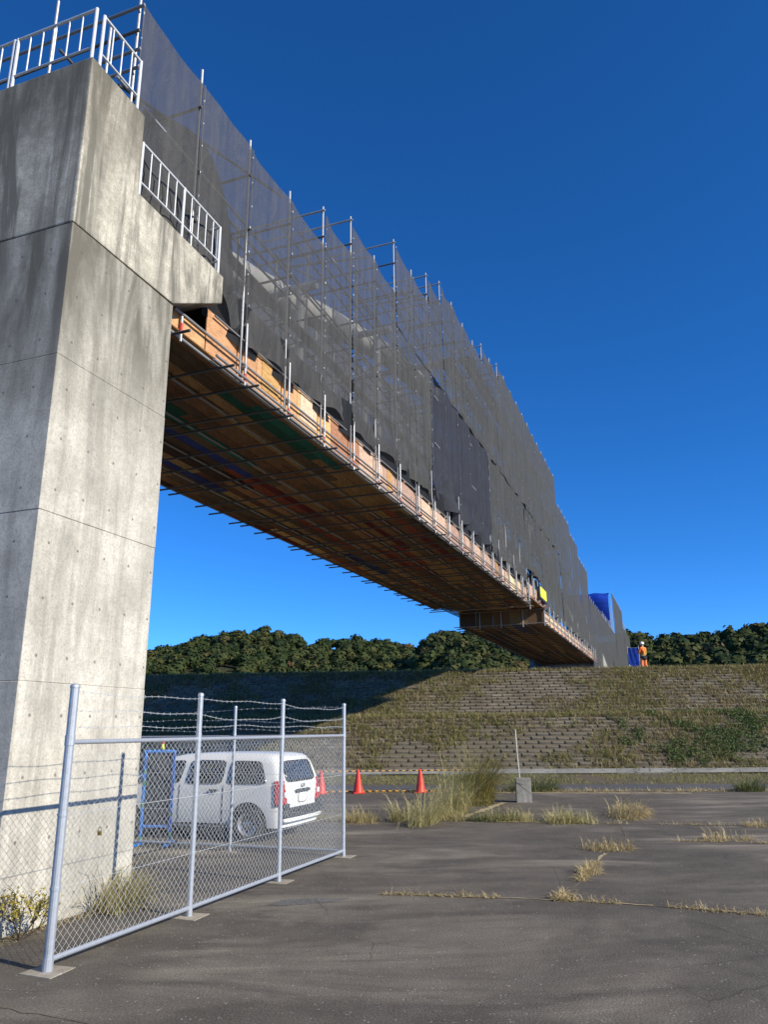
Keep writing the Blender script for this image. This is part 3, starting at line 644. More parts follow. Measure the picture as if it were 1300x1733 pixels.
for w_ in (-.08, -1.05, -2.05, -3.05, -4.05, -4.9):
    s = -.55
    while s < 29.5: tube('joist_tube', (w_, s, zdeck(s)+.028), (w_, min(s+6, 29.7), zdeck(min(s+6, 29.5))+.028), .0243, 'tube_steel' if w_ > -.1 else 'tube_dark', scf); s += 6
    s = 34.6
    while s < 64: tube('joist_tube', (w_, s, 7.585), (w_, min(s+6, 64.2), 7.585), .0243, 'tube_steel', scf); s += 6
s = -.3; k = 0
while s < 29.6:
    e = random.uniform(.08, .3); tube('deck_transom', (e, s, zdeck(s)-.022), (-5.0-random.uniform(.08, .30), s+random.uniform(-.05, .05), zdeck(s)-.022), .0243, 'tube_inner', scf)
    s += (1.15, .85, 1.15, .40)[k % 4]*random.uniform(.85, 1.1); k += 1
s = 34.75
while s < 64: tube('deck_transom', (random.uniform(.05, .2), s, 7.53), (-5.2, s, 7.53), .0243, 'tube_inner', scf); s += 1.0
def side_row(s0, s1, zd, hp, first=False):
    s = s0; k = 0
    while s < s1-.2:
        b = min(s+BAY, s1); h = hp(s); z = zd((s+b)/2)
        block('side_board', (-.06, (s+b)/2, z+.10+h/2), (.018, b-s-.015, h), random.choice(['ply_orange', 'ply_orange', 'ply_pale'] if s < 6 else ['ply_pink', 'ply_pale', 'ply_pink', 'ply_pink']), scf)
        if random.random() < .35: block('patch_board', (-.045, s+.5, z+.10+h*.55), (.012, random.uniform(.25, .8), h*.75), random.choice(['ply_pale', 'ply_brown', 'ply_pink']), scf)
        s = b; k += 1
side_row(.55, 29.5, zdeck, lambda s: .78); side_row(34.6, 64, lambda s: 7.55, lambda s: .62)
for k in range(18):
    s = .6+1.62*k; block('side_board', (-4.95, s+.8, zdeck(s)+.5), (.018, 1.6, .78), 'ply_dark', scf)
side_row(29.75, 34.5, lambda s: 8.35, lambda s: .66)
block('side_board', (-.06, .05, 7.72+.10+.14), (.018, .95, .28), 'ply_orange', scf)
for s in posts_s:
    if not (-.3 < s < 64): continue
    zd = zdeck(s)
    if s < .4: continue
    if 29.6 < s < 34.6: zd = 8.4
    tube('stanchion', (.045, s+.06, zd-.05), (.045, s+.06, zd+1.15), .0243, 'tube_steel', scf, 10)
    tube('red_sleeve', (.045, s+.06, zd+.02), (.045, s+.06, zd+.17), .027, 'red_paint', scf, 10)
    tube('stanchion', (.03, s-.10, zd+.05), (.03, s-.10, zd+1.0), .018, 'tube_dark', scf)
    block('clamp', (.03, s+.06, zd+.32), (.07, .08, .07), 'tube_dark', scf)
tube('stanchion', (.0, -.18, 7.62), (.0, -.18, 8.05), .0243, 'tube_steel', scf); tube('red_sleeve', (.0, -.18, 7.8), (.0, -.18, 7.93), .027, 'red_paint', scf)
for a, b in ((-.4, 6), (6, 12), (12, 18), (18, 24), (24, 29.6)):
    for dz, w_, m_ in ((.36, .02, 'tube_dark'), (.82, .0, 'tube_dark'), (.02, .03, 'tube_steel'), (.075, .07, 'tube_dark')):
        if a < 0 and dz > .5: a = .7
        tube('side_rail', (w_, a, zdeck(a)+dz), (w_, b, zdeck(min(b, 29.5))+dz), .0243 if dz < .5 else .018, m_, scf)
for a, b in ((34.6, 44), (44, 54), (54, 64.2)):
    for dz in (.33, .66, .0): tube('side_rail', (.01, a, 7.6+dz), (.01, b, 7.6+dz), .0243, 'tube_steel', scf)
for i in range(9):
    for k in range(9):
        a, b_ = .9+3.7*k, min(.9+3.7*(k+1), 34.4)
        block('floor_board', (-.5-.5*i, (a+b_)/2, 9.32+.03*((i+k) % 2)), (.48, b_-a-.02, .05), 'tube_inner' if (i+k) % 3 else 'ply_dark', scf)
# end walls where the deck steps
for i in range(5): block('end_board', (-.5-i*1.0, 34.62, 8.05), (.985, .02, .94), random.choice(['form_dark', 'ply_dark', 'form_dark']), scf)
block('end_board', (-.25, 29.63, 8.2), (.5, .02, .5), 'ply_brown', scf)
for w_ in (-.02, -1.25, -2.5, -3.75, -4.95): tube('drop_tube', (w_, 34.55, 7.45), (w_, 34.55, 8.45), .03, 'tube_steel', scf)
tube('drop_tube', (.03, 29.7, 7.7), (.03, 29.7, 9.3), .03, 'tube_steel', scf)
for z in (7.62, 8.42): tube('end_tube', (.15, 34.55, z), (-5.3, 34.55, z), .0243, 'tube_dark', scf)
tube('end_tube', (.2, 29.7, 7.86), (-5.3, 29.7, 7.86), .0243, 'tube_dark', scf)
# sign panel on the scaffold
sg = empty('sign_board', bf(32.45, .16, 8.80), -PB, 'square yellow sign in a dark frame hung on the scaffold side', 'sign')
MB().box((0, 1.1, .26), (.02, 2.0, .56)).obj('panel', 'sign_yellow', sg)
b = MB(); b.box((-.03, 1.1, .60), (.05, 2.6, .1)); b.box((-.03, 1.1, -.08), (.05, 2.6, .1)); b.box((-.03, -.12, .26), (.05, .12, .6)); b.box((-.03, 2.32, .26), (.05, .12, .6)); b.obj('frame', 'car_trim', sg)

# ------------------------------------------------------------------ netting
def net(name, s0, s1, z0, z1, material, label, wof=.03, seed=0, scallop=.16, fold=1.0, bulge=.10, zb=None, lowfold=True, wavytop=0, black=False):
    r2 = np.random.default_rng(seed+50); nb = max(1, round((s1-s0)/BAY)); ns = nb*12+1; L_ = s1-s0
    z0m = z0; nz = max(10, int((z1-z0m)/.16)); S = np.linspace(0, L_, ns); T = np.linspace(0, 1, nz)
    SS, TT = np.meshgrid(S, T); ph = (SS+s0-S0)/BAY; fr = ph-np.floor(ph); sag = np.sin(np.pi*fr)
    bot = z0 if zb is None else np.interp(SS+s0, *zb)
    rb = r2.uniform(.4, 1.3, 200)[np.clip(np.floor(ph).astype(int)+3, 0, 199)]
    bot = bot+scallop*sag*rb
    zt_ = z1 if not wavytop else np.interp(ph, np.arange(-3, 40), z1+wavytop*r2.uniform(-1, 1, 43))-.12*sag
    Z = bot+(zt_-bot)*TT; dz = Z-bot
    near = np.exp(-dz/.75)
    W = wof-.05*sag*rb+bulge*near*sag*rb
    for i in range(9):
        k = r2.uniform(2.2, 8); th = r2.normal(0, .55); W = W+fold*(.007+.026*near*(1 if lowfold else .2))*np.sin(k*(SS*math.cos(th)+Z*math.sin(th)*.5)+r2.uniform(0, 6.28))*(1.4-k/8)
    # creases radiating from each tie at the foot
    d1 = fr*BAY; d2 = (1-fr)*BAY; an1 = np.arctan2(dz, d1+.02); an2 = np.arctan2(dz, d2+.02)
    if lowfold and zb is not None and not black:
        dd = np.minimum(d1, d2); sg = np.where(d1 < d2, 1, -1)*dd
        for hgt, amp in ((.72, 1.0), (.02, .5)):
            rr = np.hypot(dd, dz-hgt-.15*(rb-.8)); an = np.arctan2(dz-hgt-.15*(rb-.8), sg)
            W = W-.10*amp*np.exp(-(rr/.22)**2)+.05*amp*fold*np.sin(an*7+rb*4)*np.exp(-rr/.55)*np.clip(rr/.12, 0, 1)
        W = W+.06*np.exp(-((dz-.42)/.25)**2)*sag*rb
    Z = Z-.02*sag*(TT > .98)
    V = np.stack([W, SS, Z-z0], -1).reshape(-1, 3); i = np.arange(nz-1)[:, None]*ns+np.arange(ns-1)[None]; fq = np.stack([i, i+1, i+ns+1, i+ns], -1).reshape(-1, 4)
    o = bpy.data.objects.new(name, npmesh(name, V, [fq], material, True)); o.location = bf(s0, 0, z0); o.rotation_euler = (0, 0, -PB)
    return link(o, None, label, 'safety net', 'mesh nets hung on the scaffold')
near_b = ([-2, .5, .75, 1.45, 5, 10, 20, 30], [9.15, 9.12, 8.95, 8.42, 8.62, 8.80, 8.84, 8.9])
NETS = [
 (-1.70, 4.88, 9.12, 12.62, 'net_near', 'see-through grey net nearest the pier, behind the ledge railing', near_b),
 (4.88, 6.525, 8.6, 13.45, 'net_near', 'narrow single-bay grey net, the second one from the pier', near_b),
 (6.525, 9.815, 8.7, 14.28, 'net_near', 'see-through grey net third from the pier, white pipe behind it', near_b),
 (9.815, 13.105, 13.2, 15.82, 'net_near', 'upper grey net fourth from the pier, above the horizontal seam', None),
 (9.815, 13.105, 8.8, 13.3, 'net_mid', 'lower grey net just left of the blue-black sheet', near_b),
 (13.105, 14.75, 13.2, 16.65, 'net_mid', 'narrow upper net above the near edge of the blue-black sheet', None),
 (13.105, 21.33, 8.8, 13.28, 'net_dark', 'opaque blue-black sheet laced across the middle of the scaffold', near_b),
 (14.75, 21.33, 13.2, 17.42, 'net_mid', 'upper grey net directly above the blue-black sheet', None),
 (21.33, 24.62, 13.2, 18.2, 'net_mid', 'upper grey net just beyond the blue-black sheet', None),
 (21.33, 29.56, 8.85, 13.25, 'net_low', 'lower grey net between the blue-black sheet and yellow sign', near_b),
 (24.62, 42.7, 13.2, 18.75, 'net_far', 'tallest upper grey net above the yellow sign', None),
 (29.56, 34.5, 9.72, 13.25, 'net_low', 'short grey net ending right above the yellow sign', None),
 (34.5, 42.7, 8.35, 13.25, 'net_far', 'lower grey net right of the yellow sign', None),
 (42.7, 49.3, 8.35, 17.0, 'net_far', 'full-height dark grey net stepping down past the yellow sign', None),
 (49.3, 54.2, 8.35, 16.4, 'net_far', 'full-height grey net on the second step down towards the levee', None),
 (54.2, 60.8, 8.3, 15.5, 'net_far', 'full-height grey net on the step just before the blue tarpaulin dip', None),
 (60.8, 92.0, 5.2, 13.2, 'net_far', 'low grey net below the blue tarpaulin', None),
 (92.0, 110.0, 5.2, 18.5, 'net_far', 'tall grey net at the peak right of the blue tarpaulin', None),
 (110.0, 126.0, 5.2, 16.2, 'net_far', 'farthest grey net at the levee end near the worker', None)]
for i, (a, b, z0, z1, m_, lab, zb) in enumerate(NETS):
    net('scaffold_net', a, b, z0, z1, m_, lab, wof=.03 if z0 < 13 or m_ == 'net_near' else .055, seed=i, zb=zb, scallop=.11 if z0 < 13 else 0.0, lowfold=z0 < 13, bulge=.05 if z0 < 13 else 0, fold=2.2 if m_ == 'net_dark' else (1.2 if a < 30 else 1.5))
SK = [(.40, 9.815, 'black cloth flap under the nets nearest the pier'), (9.815, 19.685, 'black cloth flap under the blue-black sheet'), (19.685, 29.5, 'black cloth flap under the nets before the yellow sign'), (29.55, 34.5, 'black cloth flap behind the yellow sign')]
for i, (a, b, lab) in enumerate(SK):
    net('cloth_flap', a, b, 8.3, 9.35 if a < 29.5 else 10.0, 'net_black', lab, wof=-.025 if a < 29.5 else -.30, seed=70+i, zb=([-2, .6, 1.45, 5, 10, 20, 30], [8.45, 8.40, 8.32, 8.40, 8.52, 8.60, 8.66]), scallop=.05, fold=.6, bulge=.03, black=True)
# white lacing cords that tie the sheets to the standards
for o in [o for o in col.objects if o.name.startswith('scaffold_net') and o.get('label')]:
    a, z0 = None, None
    for (s0_, s1_, z0_, z1_, m_, lab, zb) in NETS:
        if lab == o['label']: a = (s0_, s1_, z0_, z1_)
    if not a or a[0] > 31: continue
    b = MB(); k0 = math.ceil((a[0]-S0-.01)/BAY); k1 = math.floor((a[1]-S0+.01)/BAY)
    for k in range(k0, k1+1):
        z = a[2]+.35
        while z < a[3]:
            ss = S0+BAY*k-a[0]; jx = random.uniform(-.015, .015)
            b.box((.058, ss+jx, z-a[2]), (.010, .014, random.uniform(.02, .05))); z += random.uniform(.38, .6)
    for k in range(k0, k1+1):
        zb_ = float(np.interp(S0+BAY*k, *near_b)) if a[2] < 13 and a[0] < 29 else a[2]
        tube('lacing_cord', (.062, S0+BAY*k-a[0], zb_-a[2]+.1), (.058, S0+BAY*k-a[0], a[3]-a[2]-.05), .006, 'tube_inner', o, 6)
    b.obj('tie_cords', 'plate_white', o, fix=False, kind='stuff')
# far-side net along the left of the scaffold
def flat_net(name, pts, material, label, cat='safety net', group=None):
    me = mesh(name, pts, [tuple(range(i*2, i*2+2))+tuple((i*2+3, i*2+2)) for i in range(len(pts)//2-1)], material); o = bpy.data.objects.new(name, me); o.location = P0; o.rotation_euler = (0, 0, -PB); return link(o, None, label, cat, group)
pts = []
for s in np.arange(-1.7, 126, 1.645): pts += [(-5.0+.05*math.sin(s*3), s, 8.2 if .5 < s < 60 else (9.12 if s < 1 else 5.2)), (-5.0+.05*math.sin(s*2.1), s, ztop(s)-.1)]
flat_net('scaffold_net', pts, 'net_mid', 'far-side grey net on the left face of the scaffold', group='mesh nets hung on the scaffold')
pts = []
for s in np.arange(1.6, 34, 1.645): pts += [(-4.9+.04*math.sin(s*5), s, 8.3), (-4.9+.06*math.sin(s*2.7), s, 11.4+.5*math.sin(s*1.3))]
flat_net('scaffold_net', pts, 'net_dark', 'dark lower cloth on the far left face, seen through the near nets', group='mesh nets hung on the scaffold')
# inner sheet draped over the pipe end behind the near net
pts = []
ns = 26
path = [(-.6, 12.0), (.1, 12.45), (.7, 12.5), (1.15, 12.3), (1.5, 11.8), (1.7, 11.1), (1.78, 10.3), (1.8, 9.2)]
pv = []; fcs = []
wcols = np.linspace(-2.2, -.4, 14)
for i, (s, z) in enumerate(path):
    for j, w_ in enumerate(wcols): pv.append((w_, s+.05*math.sin(j*2.1+i), z-.40*((w_+1.3)/.9)**2+.04*math.sin(j*1.7+i*2)))
for i in range(len(path)-1):
    for j in range(13): a = i*14+j; fcs.append((a, a+1, a+15, a+14))
o = bpy.data.objects.new('draped_net', mesh('draped_net', pv, fcs, 'net_inner', True)); o.location = P0; o.rotation_euler = (0, 0, -PB); link(o, None, 'dark grey sheet draped over the pipe end just behind the pier', 'sheet')
sb = o.modifiers.new('smooth', 'SUBSURF'); sb.levels = 2; sb.render_levels = 2

# blue tarpaulins, far abutment
gx, gz = 22, 14; pv = []; fcs = []
for j in range(gz):
    for i in range(gx):
        t_ = i/(gx-1); u_ = j/(gz-1); pv.append((-5.4+5.05*t_, .25*math.sin(t_*9+u_*5)*.4+(0 if u_ < .75 else (u_-.75)*9), 12.9+5.5*min(u_, .85)/.85+.06*math.sin(t_*14+j)))
for j in range(gz-1):
    for i in range(gx-1): a = j*gx+i; fcs.append((a, a+1, a+gx+1, a+gx))
o = bpy.data.objects.new('blue_tarpaulin', mesh('blue_tarpaulin', pv, fcs, 'blue_tarp', True)); o.location = bf(90, 0, 0); o.rotation_euler = (0, 0, -PB); link(o, None, 'creased blue tarpaulin closing the gap between two net peaks', 'tarpaulin')
for k in range(9):
    s = 75+k*1.9; z = 13.2+max(0, (s-84))*.6
    tube('gap_standard', (-.05, s, 12.8), (-.05, s, z+.6), .035, 'tube_steel', scf)
ab = empty('abutment', bf(66, -2.5, 5.2), -PB, 'grey concrete abutment block under the far end of the deck', 'abutment')
MB().prism([(-.8, -1), (9, -1), (9, 3.7), (-.1, 3.7), (-.1, 2.3), (-.8, 2.0)], -4.0, 2.45).obj('seat_block', 'concrete_plain', ab, bevel=.03)
MB().box((-.6, -1.1, 1.9), (6.4, .8, .45)).obj('bearing_beam', 'concrete_plain', ab, bevel=.03)
MB().prism([(0, -1), (14, -1), (13, .6), (0, 3.4)], 2.47, 2.9).obj('wing_wall', 'concrete_plain', ab, bevel=.03)

# blue sheeted stair tower beyond the far end of the netting
st = empty('stair_tower', (28.35, 88.5, 5.2), R(-18), 'blue-sheeted stair tower with pale handrails behind the worker', 'stair tower')
pv = []; fcs = []
for j in range(9):
    for i in range(9): pv.append((-.55+1.15*i/8, .05*math.sin(i*1.9+j), 2.2+3.3*j/8+.02*math.sin(i*2.3)))
for j in range(8):
    for i in range(8): a = j*9+i; fcs.append((a, a+1, a+10, a+9))
link(bpy.data.objects.new('blue_sheet', mesh('blue_sheet', pv, fcs, 'blue_tarp', True)), st)
for x in (-.6, .62): tube('stair_post', (x, .06, 0), (x, .06, 5.7), .05, 'tube_steel', st)
tube('handrail', (-.55, -.1, 3.6), (.75, -.9, 0.2), .05, 'white_plastic', st); tube('handrail', (.35, -.1, 3.4), (.3, -.9, .2), .05, 'white_plastic', st)
for k in range(6): block('tread', (-.3+.15*k, -.3, 2.4-.4*k), (.7, .3, .05), 'tube_steel', st)
for k in range(3): tube('cross_rail', (-.6, .06, 2.3+1.6*k), (.62, .06, 2.3+1.6*k), .03, 'tube_steel', st)

# ------------------------------------------------------------------ worker on the levee crest
wk = empty('person', (15.80, 47.45, 5.17), R(28), 'person in white helmet, orange jacket and trousers standing on the levee crest', 'person')
def skin(name, verts, edges, radii, material, parent, lv=2, root=0):
    me = bpy.data.meshes.new(name); me.from_pydata(verts, edges, []); me.materials.append(MATS[material]); o = bpy.data.objects.new(name, me); link(o, parent)
    sk = o.modifiers.new('skin', 'SKIN'); sk.use_smooth_shade = True
    if not me.skin_vertices: me.skin_vertices.new()
    for i, r in enumerate(radii): me.skin_vertices[0].data[i].radius = (r, r) if not isinstance(r, tuple) else r; me.skin_vertices[0].data[i].use_root = i == root
    sb_ = o.modifiers.new('sub', 'SUBSURF'); sb_.levels = lv; sb_.render_levels = lv; return o
# local: faces +y; left hand raised to the face, right hand on a strap
Vv = [(0, 0, .95), (0, -.01, 1.15), (0, 0, 1.36), (0, .0, 1.47), (0, .02, 1.56), (0, .03, 1.66),
      (.18, 0, 1.40), (.25, .08, 1.15), (.16, .27, 1.28), (.14, .31, 1.36), (-.18, 0, 1.40), (-.26, .06, 1.14), (-.15, .27, 1.20), (-.12, .32, 1.27),
      (.10, 0, .90), (.13, .03, .50), (.15, .0, .10), (.16, .12, .04), (-.10, 0, .90), (-.14, .06, .50), (-.17, -.03, .10), (-.18, .09, .04)]
Ed = [(0,1),(1,2),(2,3),(3,4),(4,5),(2,6),(6,7),(7,8),(8,9),(2,10),(10,11),(11,12),(12,13),(0,14),(14,15),(15,16),(16,17),(0,18),(18,19),(19,20),(20,21)]
Rd = [.13, .12, .13, .055, .085, .08, .055, .042, .032, .025, .055, .042, .032, .025, .085, .058, .042, .03, .085, .058, .042, .03]
for hb in (9, 13):                                # five bent fingers on each hand
    bx_, by_, bz_ = Vv[hb]; sgn = 1 if hb == 9 else -1
    for k in range(5):
        off = (k-2)*.017; ln = (.03, .042, .046, .042, .033)[k]; i0 = len(Vv)
        Vv += [(bx_+off*sgn*.6, by_+.012, bz_+.02+off*.5), (bx_+off*sgn*.6-.01*sgn, by_+.012+ln*.4, bz_+.02+off*.5+ln*.7)]; Ed += [(hb, i0), (i0, i0+1)]; Rd += [.009, .008]
skin('body', Vv, Ed, Rd, 'skin', wk)
skin('jacket', [(0, -.01, .98), (0, -.01, 1.14), (0, 0, 1.34), (0, 0, 1.44), (.19, 0, 1.39), (.265, .08, 1.14), (.18, .23, 1.25), (-.19, 0, 1.39), (-.275, .06, 1.13), (-.165, .23, 1.17)],
     [(0,1),(1,2),(2,3),(2,4),(4,5),(5,6),(2,7),(7,8),(8,9)], [.175, .17, .175, .09, .085, .07, .05, .085, .07, .05], 'orange_cloth', wk)
skin('reflective_vest_hem', [(0, -.012, .98), (0, -.012, 1.06)], [(0, 1)], [.19, .18], 'yellow_cloth', wk)
for sgn in (-1, 1): MB().path([(.09*sgn, -.17, 1.02), (.09*sgn, -.175, 1.2), (.085*sgn, -.13, 1.40), (.08*sgn, 0, 1.48)], .018, 6).obj('vest_stripe', 'yellow_cloth', wk)
skin('tool_belt', [(0, 0, .66), (0, 0, .82), (0, 0, .97)], [(0, 1), (1, 2)], [.215, .235, .205], 'black_cloth', wk)
for sgn, dx, dy in ((1, .03, .03), (-1, -.04, .06)):
    skin('trouser_leg', [(.10*sgn, 0, .86), (.13*sgn+dx*.2, dy, .50), (.16*sgn, -.01 if sgn > 0 else -.03, .12)], [(0,1),(1,2)], [.125, .11, .10], 'trouser', wk)
    skin('boot', [(.16*sgn, -.03, .16), (.16*sgn, -.02, .055), (.17*sgn, .14, .045)], [(0,1),(1,2)], [.062, .06, .05], 'black_rubber', wk)
hm = MB().lathe([(.0, .145), (.05, .138), (.10, .105), (.125, .05), (.13, 0), (.15, -.012), (.15, -.02), (.12, -.015)], 20, (0, .02, 1.665)); hm.box((0, .15, 1.655), (.17, .09, .014)); hm.obj('helmet', 'helmet', wk, smooth=True)
MB().box((.17, -.02, .84), (.06, .09, .12)).obj('pouch', 'white_plastic', wk, bevel=.01)

# ------------------------------------------------------------------ white estate car behind the fence
car = empty('parked_car', (-1.60, 15.10, 0), 0, 'white estate car with black bumper parked behind the chain-link fence', 'car')
fwd = Vector((-.944, .330, 0)).normalized(); car.rotation_euler = (0, 0, math.atan2(fwd.y, fwd.x))     # local x = forward from the rear, y = left side
Lc = 4.2
def hw(x, z):
    base = .845-.05*max(0, (.62-z)/.4)**2-.02*max(0, (z-.62)/.35) if z < .97 else .825-(z-.97)*.26
    if z > 1.36: base -= ((z-1.36)/.13)**2*.12
    r_ = max(0, (.14-x)/.14); f_ = max(0, (x-3.75)/.45); return base*(1-.075*r_**2.2-.22*f_**2)
def zroof(x): return float(np.interp(x, [0, .12, .5, 1.6, 2.2, 2.6, 3.3, 3.9, 4.2], [1.42, 1.475, 1.495, 1.50, 1.475, 1.40, .98, .90, .74]))
def xr(x, z): return x+.20*max(0, (z-.92)/.55)**1.2*max(0, 1-x/.8)+(.02 if z < .5 else 0)*(1 if x < .1 else 0)
st_x = [0, .03, .07, .14, .3, .6, 1, 1.4, 1.8, 2.2, 2.6, 2.95, 3.3, 3.6, 3.9, 4.05, 4.15, 4.2]; b = MB(); rings = []
tt = [0, .06, .14, .25, .38, .5, .58, .64, .7, .78, .86, .92, .96, 1]
for x in st_x:
    zt = zroof(x); ring = []
    zs = [.24+(zt-.24)*t_ for t_ in tt]
    side = [(hw(x, z), z) for z in zs[:-2]]
    wtop = side[-1][0]; side += [(wtop*.86, zt-.012), (wtop*.5, zt+.006), (0, zt+.012)]
    ring = [(0, .22)]+side; ring = [(xr(x, z), y, z) for y, z in ring]; rings.append(ring)
nr = len(rings[0]); vv = []; ff = []
for sgn in (1, -1):
    o_ = len(vv); vv += [(x, y*sgn, z) for r_ in rings for x, y, z in r_]
    ff += [tuple(o_+i for i in ((a*nr+k, a*nr+k+1, (a+1)*nr+k+1, (a+1)*nr+k) if sgn > 0 else (a*nr+k, (a+1)*nr+k, (a+1)*nr+k+1, a*nr+k+1))) for a in range(len(rings)-1) for k in range(nr-1)]
    for a, fl_ in ((0, sgn < 0), (len(rings)-1, sgn > 0)):
        mid = len(vv); vv.append((rings[a][0][0], 0, .9 if a == 0 else .5)); lo = [o_+a*nr+k for k in range(nr)]
        # tailgate skin: fan in horizontal strips towards the centre line
        vv.pop(); cidx = []
        for k in range(nr): cidx.append(len(vv)); vv.append((rings[a][k][0]-(.02 if a == 0 else -.02), 0, rings[a][k][2]))
        for k in range(nr-1): ff.append((lo[k], lo[k+1], cidx[k+1], cidx[k]))
bm = bmesh.new(); me = mesh('body', vv, ff, 'car_paint'); bm.from_mesh(me); bmesh.ops.remove_doubles(bm, verts=bm.verts, dist=.0015); bmesh.ops.recalc_face_normals(bm, faces=bm.faces); bm.to_mesh(me); bm.free()
me.shade_smooth(); me.set_sharp_from_angle(angle=R(38)); link(bpy.data.objects.new('body', me), car)
def side_patch(name, poly, off, material, sgn=1, parent=None, n=10):
    """a panel that follows the body side; poly is convex in (x,z), listed bottom edge then top edge"""
    (x0, z0), (x1, z1), (x2, z2), (x3, z3) = poly; vs_ = []; fs = []
    for j in range(n+1):
        for i in range(n+1):
            u_, v_ = i/n, j/n; xb, zb_ = x0+(x1-x0)*u_, z0+(z1-z0)*u_; xt, zt_ = x3+(x2-x3)*u_, z3+(z2-z3)*u_
            # rounded corners
            x, z = xb+(xt-xb)*v_, zb_+(zt_-zb_)*v_; cx, cz = (x0+x1+x2+x3)/4, (z0+z1+z2+z3)/4
            du, dv = abs(u_-.5)*2, abs(v_-.5)*2; k_ = max(0, du**6*dv**6)*.06; x += (cx-x)*k_; z += (cz-z)*k_*1.6
            vs_.append((xr(x, z), sgn*(hw(x, z)+off), z))
    for j in range(n):
        for i in range(n): a = j*(n+1)+i; fs.append((a, a+1, a+n+2, a+n+1))
    me = mesh(name, vs_, fs, material, True); o = bpy.data.objects.new(name, me); md = o.modifiers.new('thick', 'SOLIDIFY'); md.thickness = .012; md.offset = 0; return link(o, parent or car)
for sgn in (1, -1):
    side_patch('window', [(.28, .97), (1.10, .97), (1.06, 1.37), (.36, 1.36)], .006, 'car_glass', sgn)
    side_patch('window', [(1.20, .97), (1.98, .97), (1.90, 1.38), (1.16, 1.375)], .006, 'car_glass', sgn)
    side_patch('window', [(2.10, .97), (3.12, .97), (2.62, 1.34), (2.02, 1.38)], .006, 'car_glass', sgn)
    side_patch('sill_trim', [(1.05, .26), (2.8, .26), (2.8, .30), (1.05, .30)], .004, 'car_trim', sgn)
    for x in (1.28, 2.2):
        hd = side_patch('door_handle', [(x-.02, .84), (x+.17, .84), (x+.17, .875), (x-.02, .875)], .022, 'car_trim', sgn, n=4)
        side_patch('door_seam', [(x-.12, .33), (x-.108, .33), (x-.108, .95), (x-.12, .95)], .001, 'car_trim', sgn, n=3)
    side_patch('tail_lamp', [(-.0, .60), (.11, .60), (.13, 1.02), (.03, 1.03)], .012, 'lamp_red', sgn, n=6)
    lp = MB(); yy = .80
    lp.add([(-.028, sgn*.60, .62), (-.028, sgn*.765, .62), (-.0, sgn*.765, 1.02), (.005, sgn*.69, 1.03), (.05, sgn*.60, .62), (.05, sgn*.79, .62), (.06, sgn*.79, 1.02), (.06, sgn*.69, 1.03)], [(0,1,2,3),(4,7,6,5),(0,4,5,1),(1,5,6,2),(2,6,7,3),(3,7,4,0)])
    tl_ = lp.obj('tail_lamp', 'lamp_red', car, bevel=.008); MB().box((-.03, sgn*.70, .79), (.02, .10, .09)).obj('reverse_lamp', 'lamp_clear', tl_)
    for x in (.64, 3.22):
        arch_ = MB(); n = 18; pts = [(x+.37*math.cos(math.pi*i/n), .30+.37*math.sin(math.pi*i/n)) for i in range(n+1)]
        pts += [(x-.37, .22), (x+.37, .22)]
        arch_.add([(px, sgn*(hw(px, pz)+.006), pz) for px, pz in pts]+[(x, sgn*(hw(x, .4)+.004), .4)], [(i, (i+1) % len(pts), len(pts)) for i in range(len(pts))])
        arch_.obj('wheel_arch', 'black_rubber', car)
        wh = bpy.data.objects.new('wheel', None); wh.location = (x, sgn*.775, .295); wh.rotation_euler = (R(-90)*sgn, 0, 0); link(wh, car)
        MB().lathe([(.185, .06), (.20, .10), (.265, .10), (.288, .075), (.295, .03), (.295, -.08), (.19, -.1)], 28).obj('tyre', 'black_rubber', wh, smooth=True)
        rim = MB().lathe([(0, .055), (.05, .06), (.07, .045), (.15, .05), (.175, .085), (.192, .095), (.192, .05)], 28)
        rim.obj('rim', 'hub_silver', wh, smooth=True)
        hub = MB(); [hub.tube((.11*math.cos(a*math.pi/4), .11*math.sin(a*math.pi/4), .045), (.11*math.cos(a*math.pi/4), .11*math.sin(a*math.pi/4), .0555), .022, 8) for a in range(8)]; hub.obj('rim_holes', 'black_rubber', wh)
# tailgate: window, garnish, plate, bumper, wiper, emblem
def rear_panel(name, y0, y1, z0, z1, off, material, taper=0.0, th=.015, parent=None):
    n = 8; vs_ = []; fs = []
    for j in range(n+1):
        for i in range(n+1):
            z = z0+(z1-z0)*j/n; ym = (y1-y0)/2*(1-taper*j/n); y = (y0+y1)/2+ym*(2*i/n-1); du, dv = abs(2*i/n-1), abs(2*j/n-1); k_ = du**6*dv**6*.09
            y -= (y-(y0+y1)/2)*k_; z += ((z0+z1)/2-z)*k_; vs_.append((xr(0, z)-.02*(1-abs(y)/.8)-off, y, z))
    for j in range(n):
        for i in range(n): a = j*(n+1)+i; fs.append((a, a+n+1, a+n+2, a+1))
    o = bpy.data.objects.new(name, mesh(name, vs_, fs, material, True)); md = o.modifiers.new('t', 'SOLIDIFY'); md.thickness = th; md.offset = 0; return link(o, parent or car)
tw = rear_panel('rear_window', -.62, .62, .99, 1.36, .012, 'car_glass', .08); MB().tube((.1, .1, 1.02), (.13, -.35, 1.06), .01, 6).obj('wiper', 'car_trim', tw)
rear_panel('tailgate_garnish', -.30, .30, .80, .86, .028, 'car_trim'); rear_panel('number_plate', -.165, .165, .63, .79, .022, 'plate_white')
rear_panel('rear_bumper', -.80, .80, .40, .56, .055, 'car_trim', 0, .09); rear_panel('bumper_lip', -.78, .78, .33, .40, .05, 'car_paint', 0, .08)
rear_panel('tailgate_badge', -.06, .06, .89, .945, .026, 'hub_silver', .2)
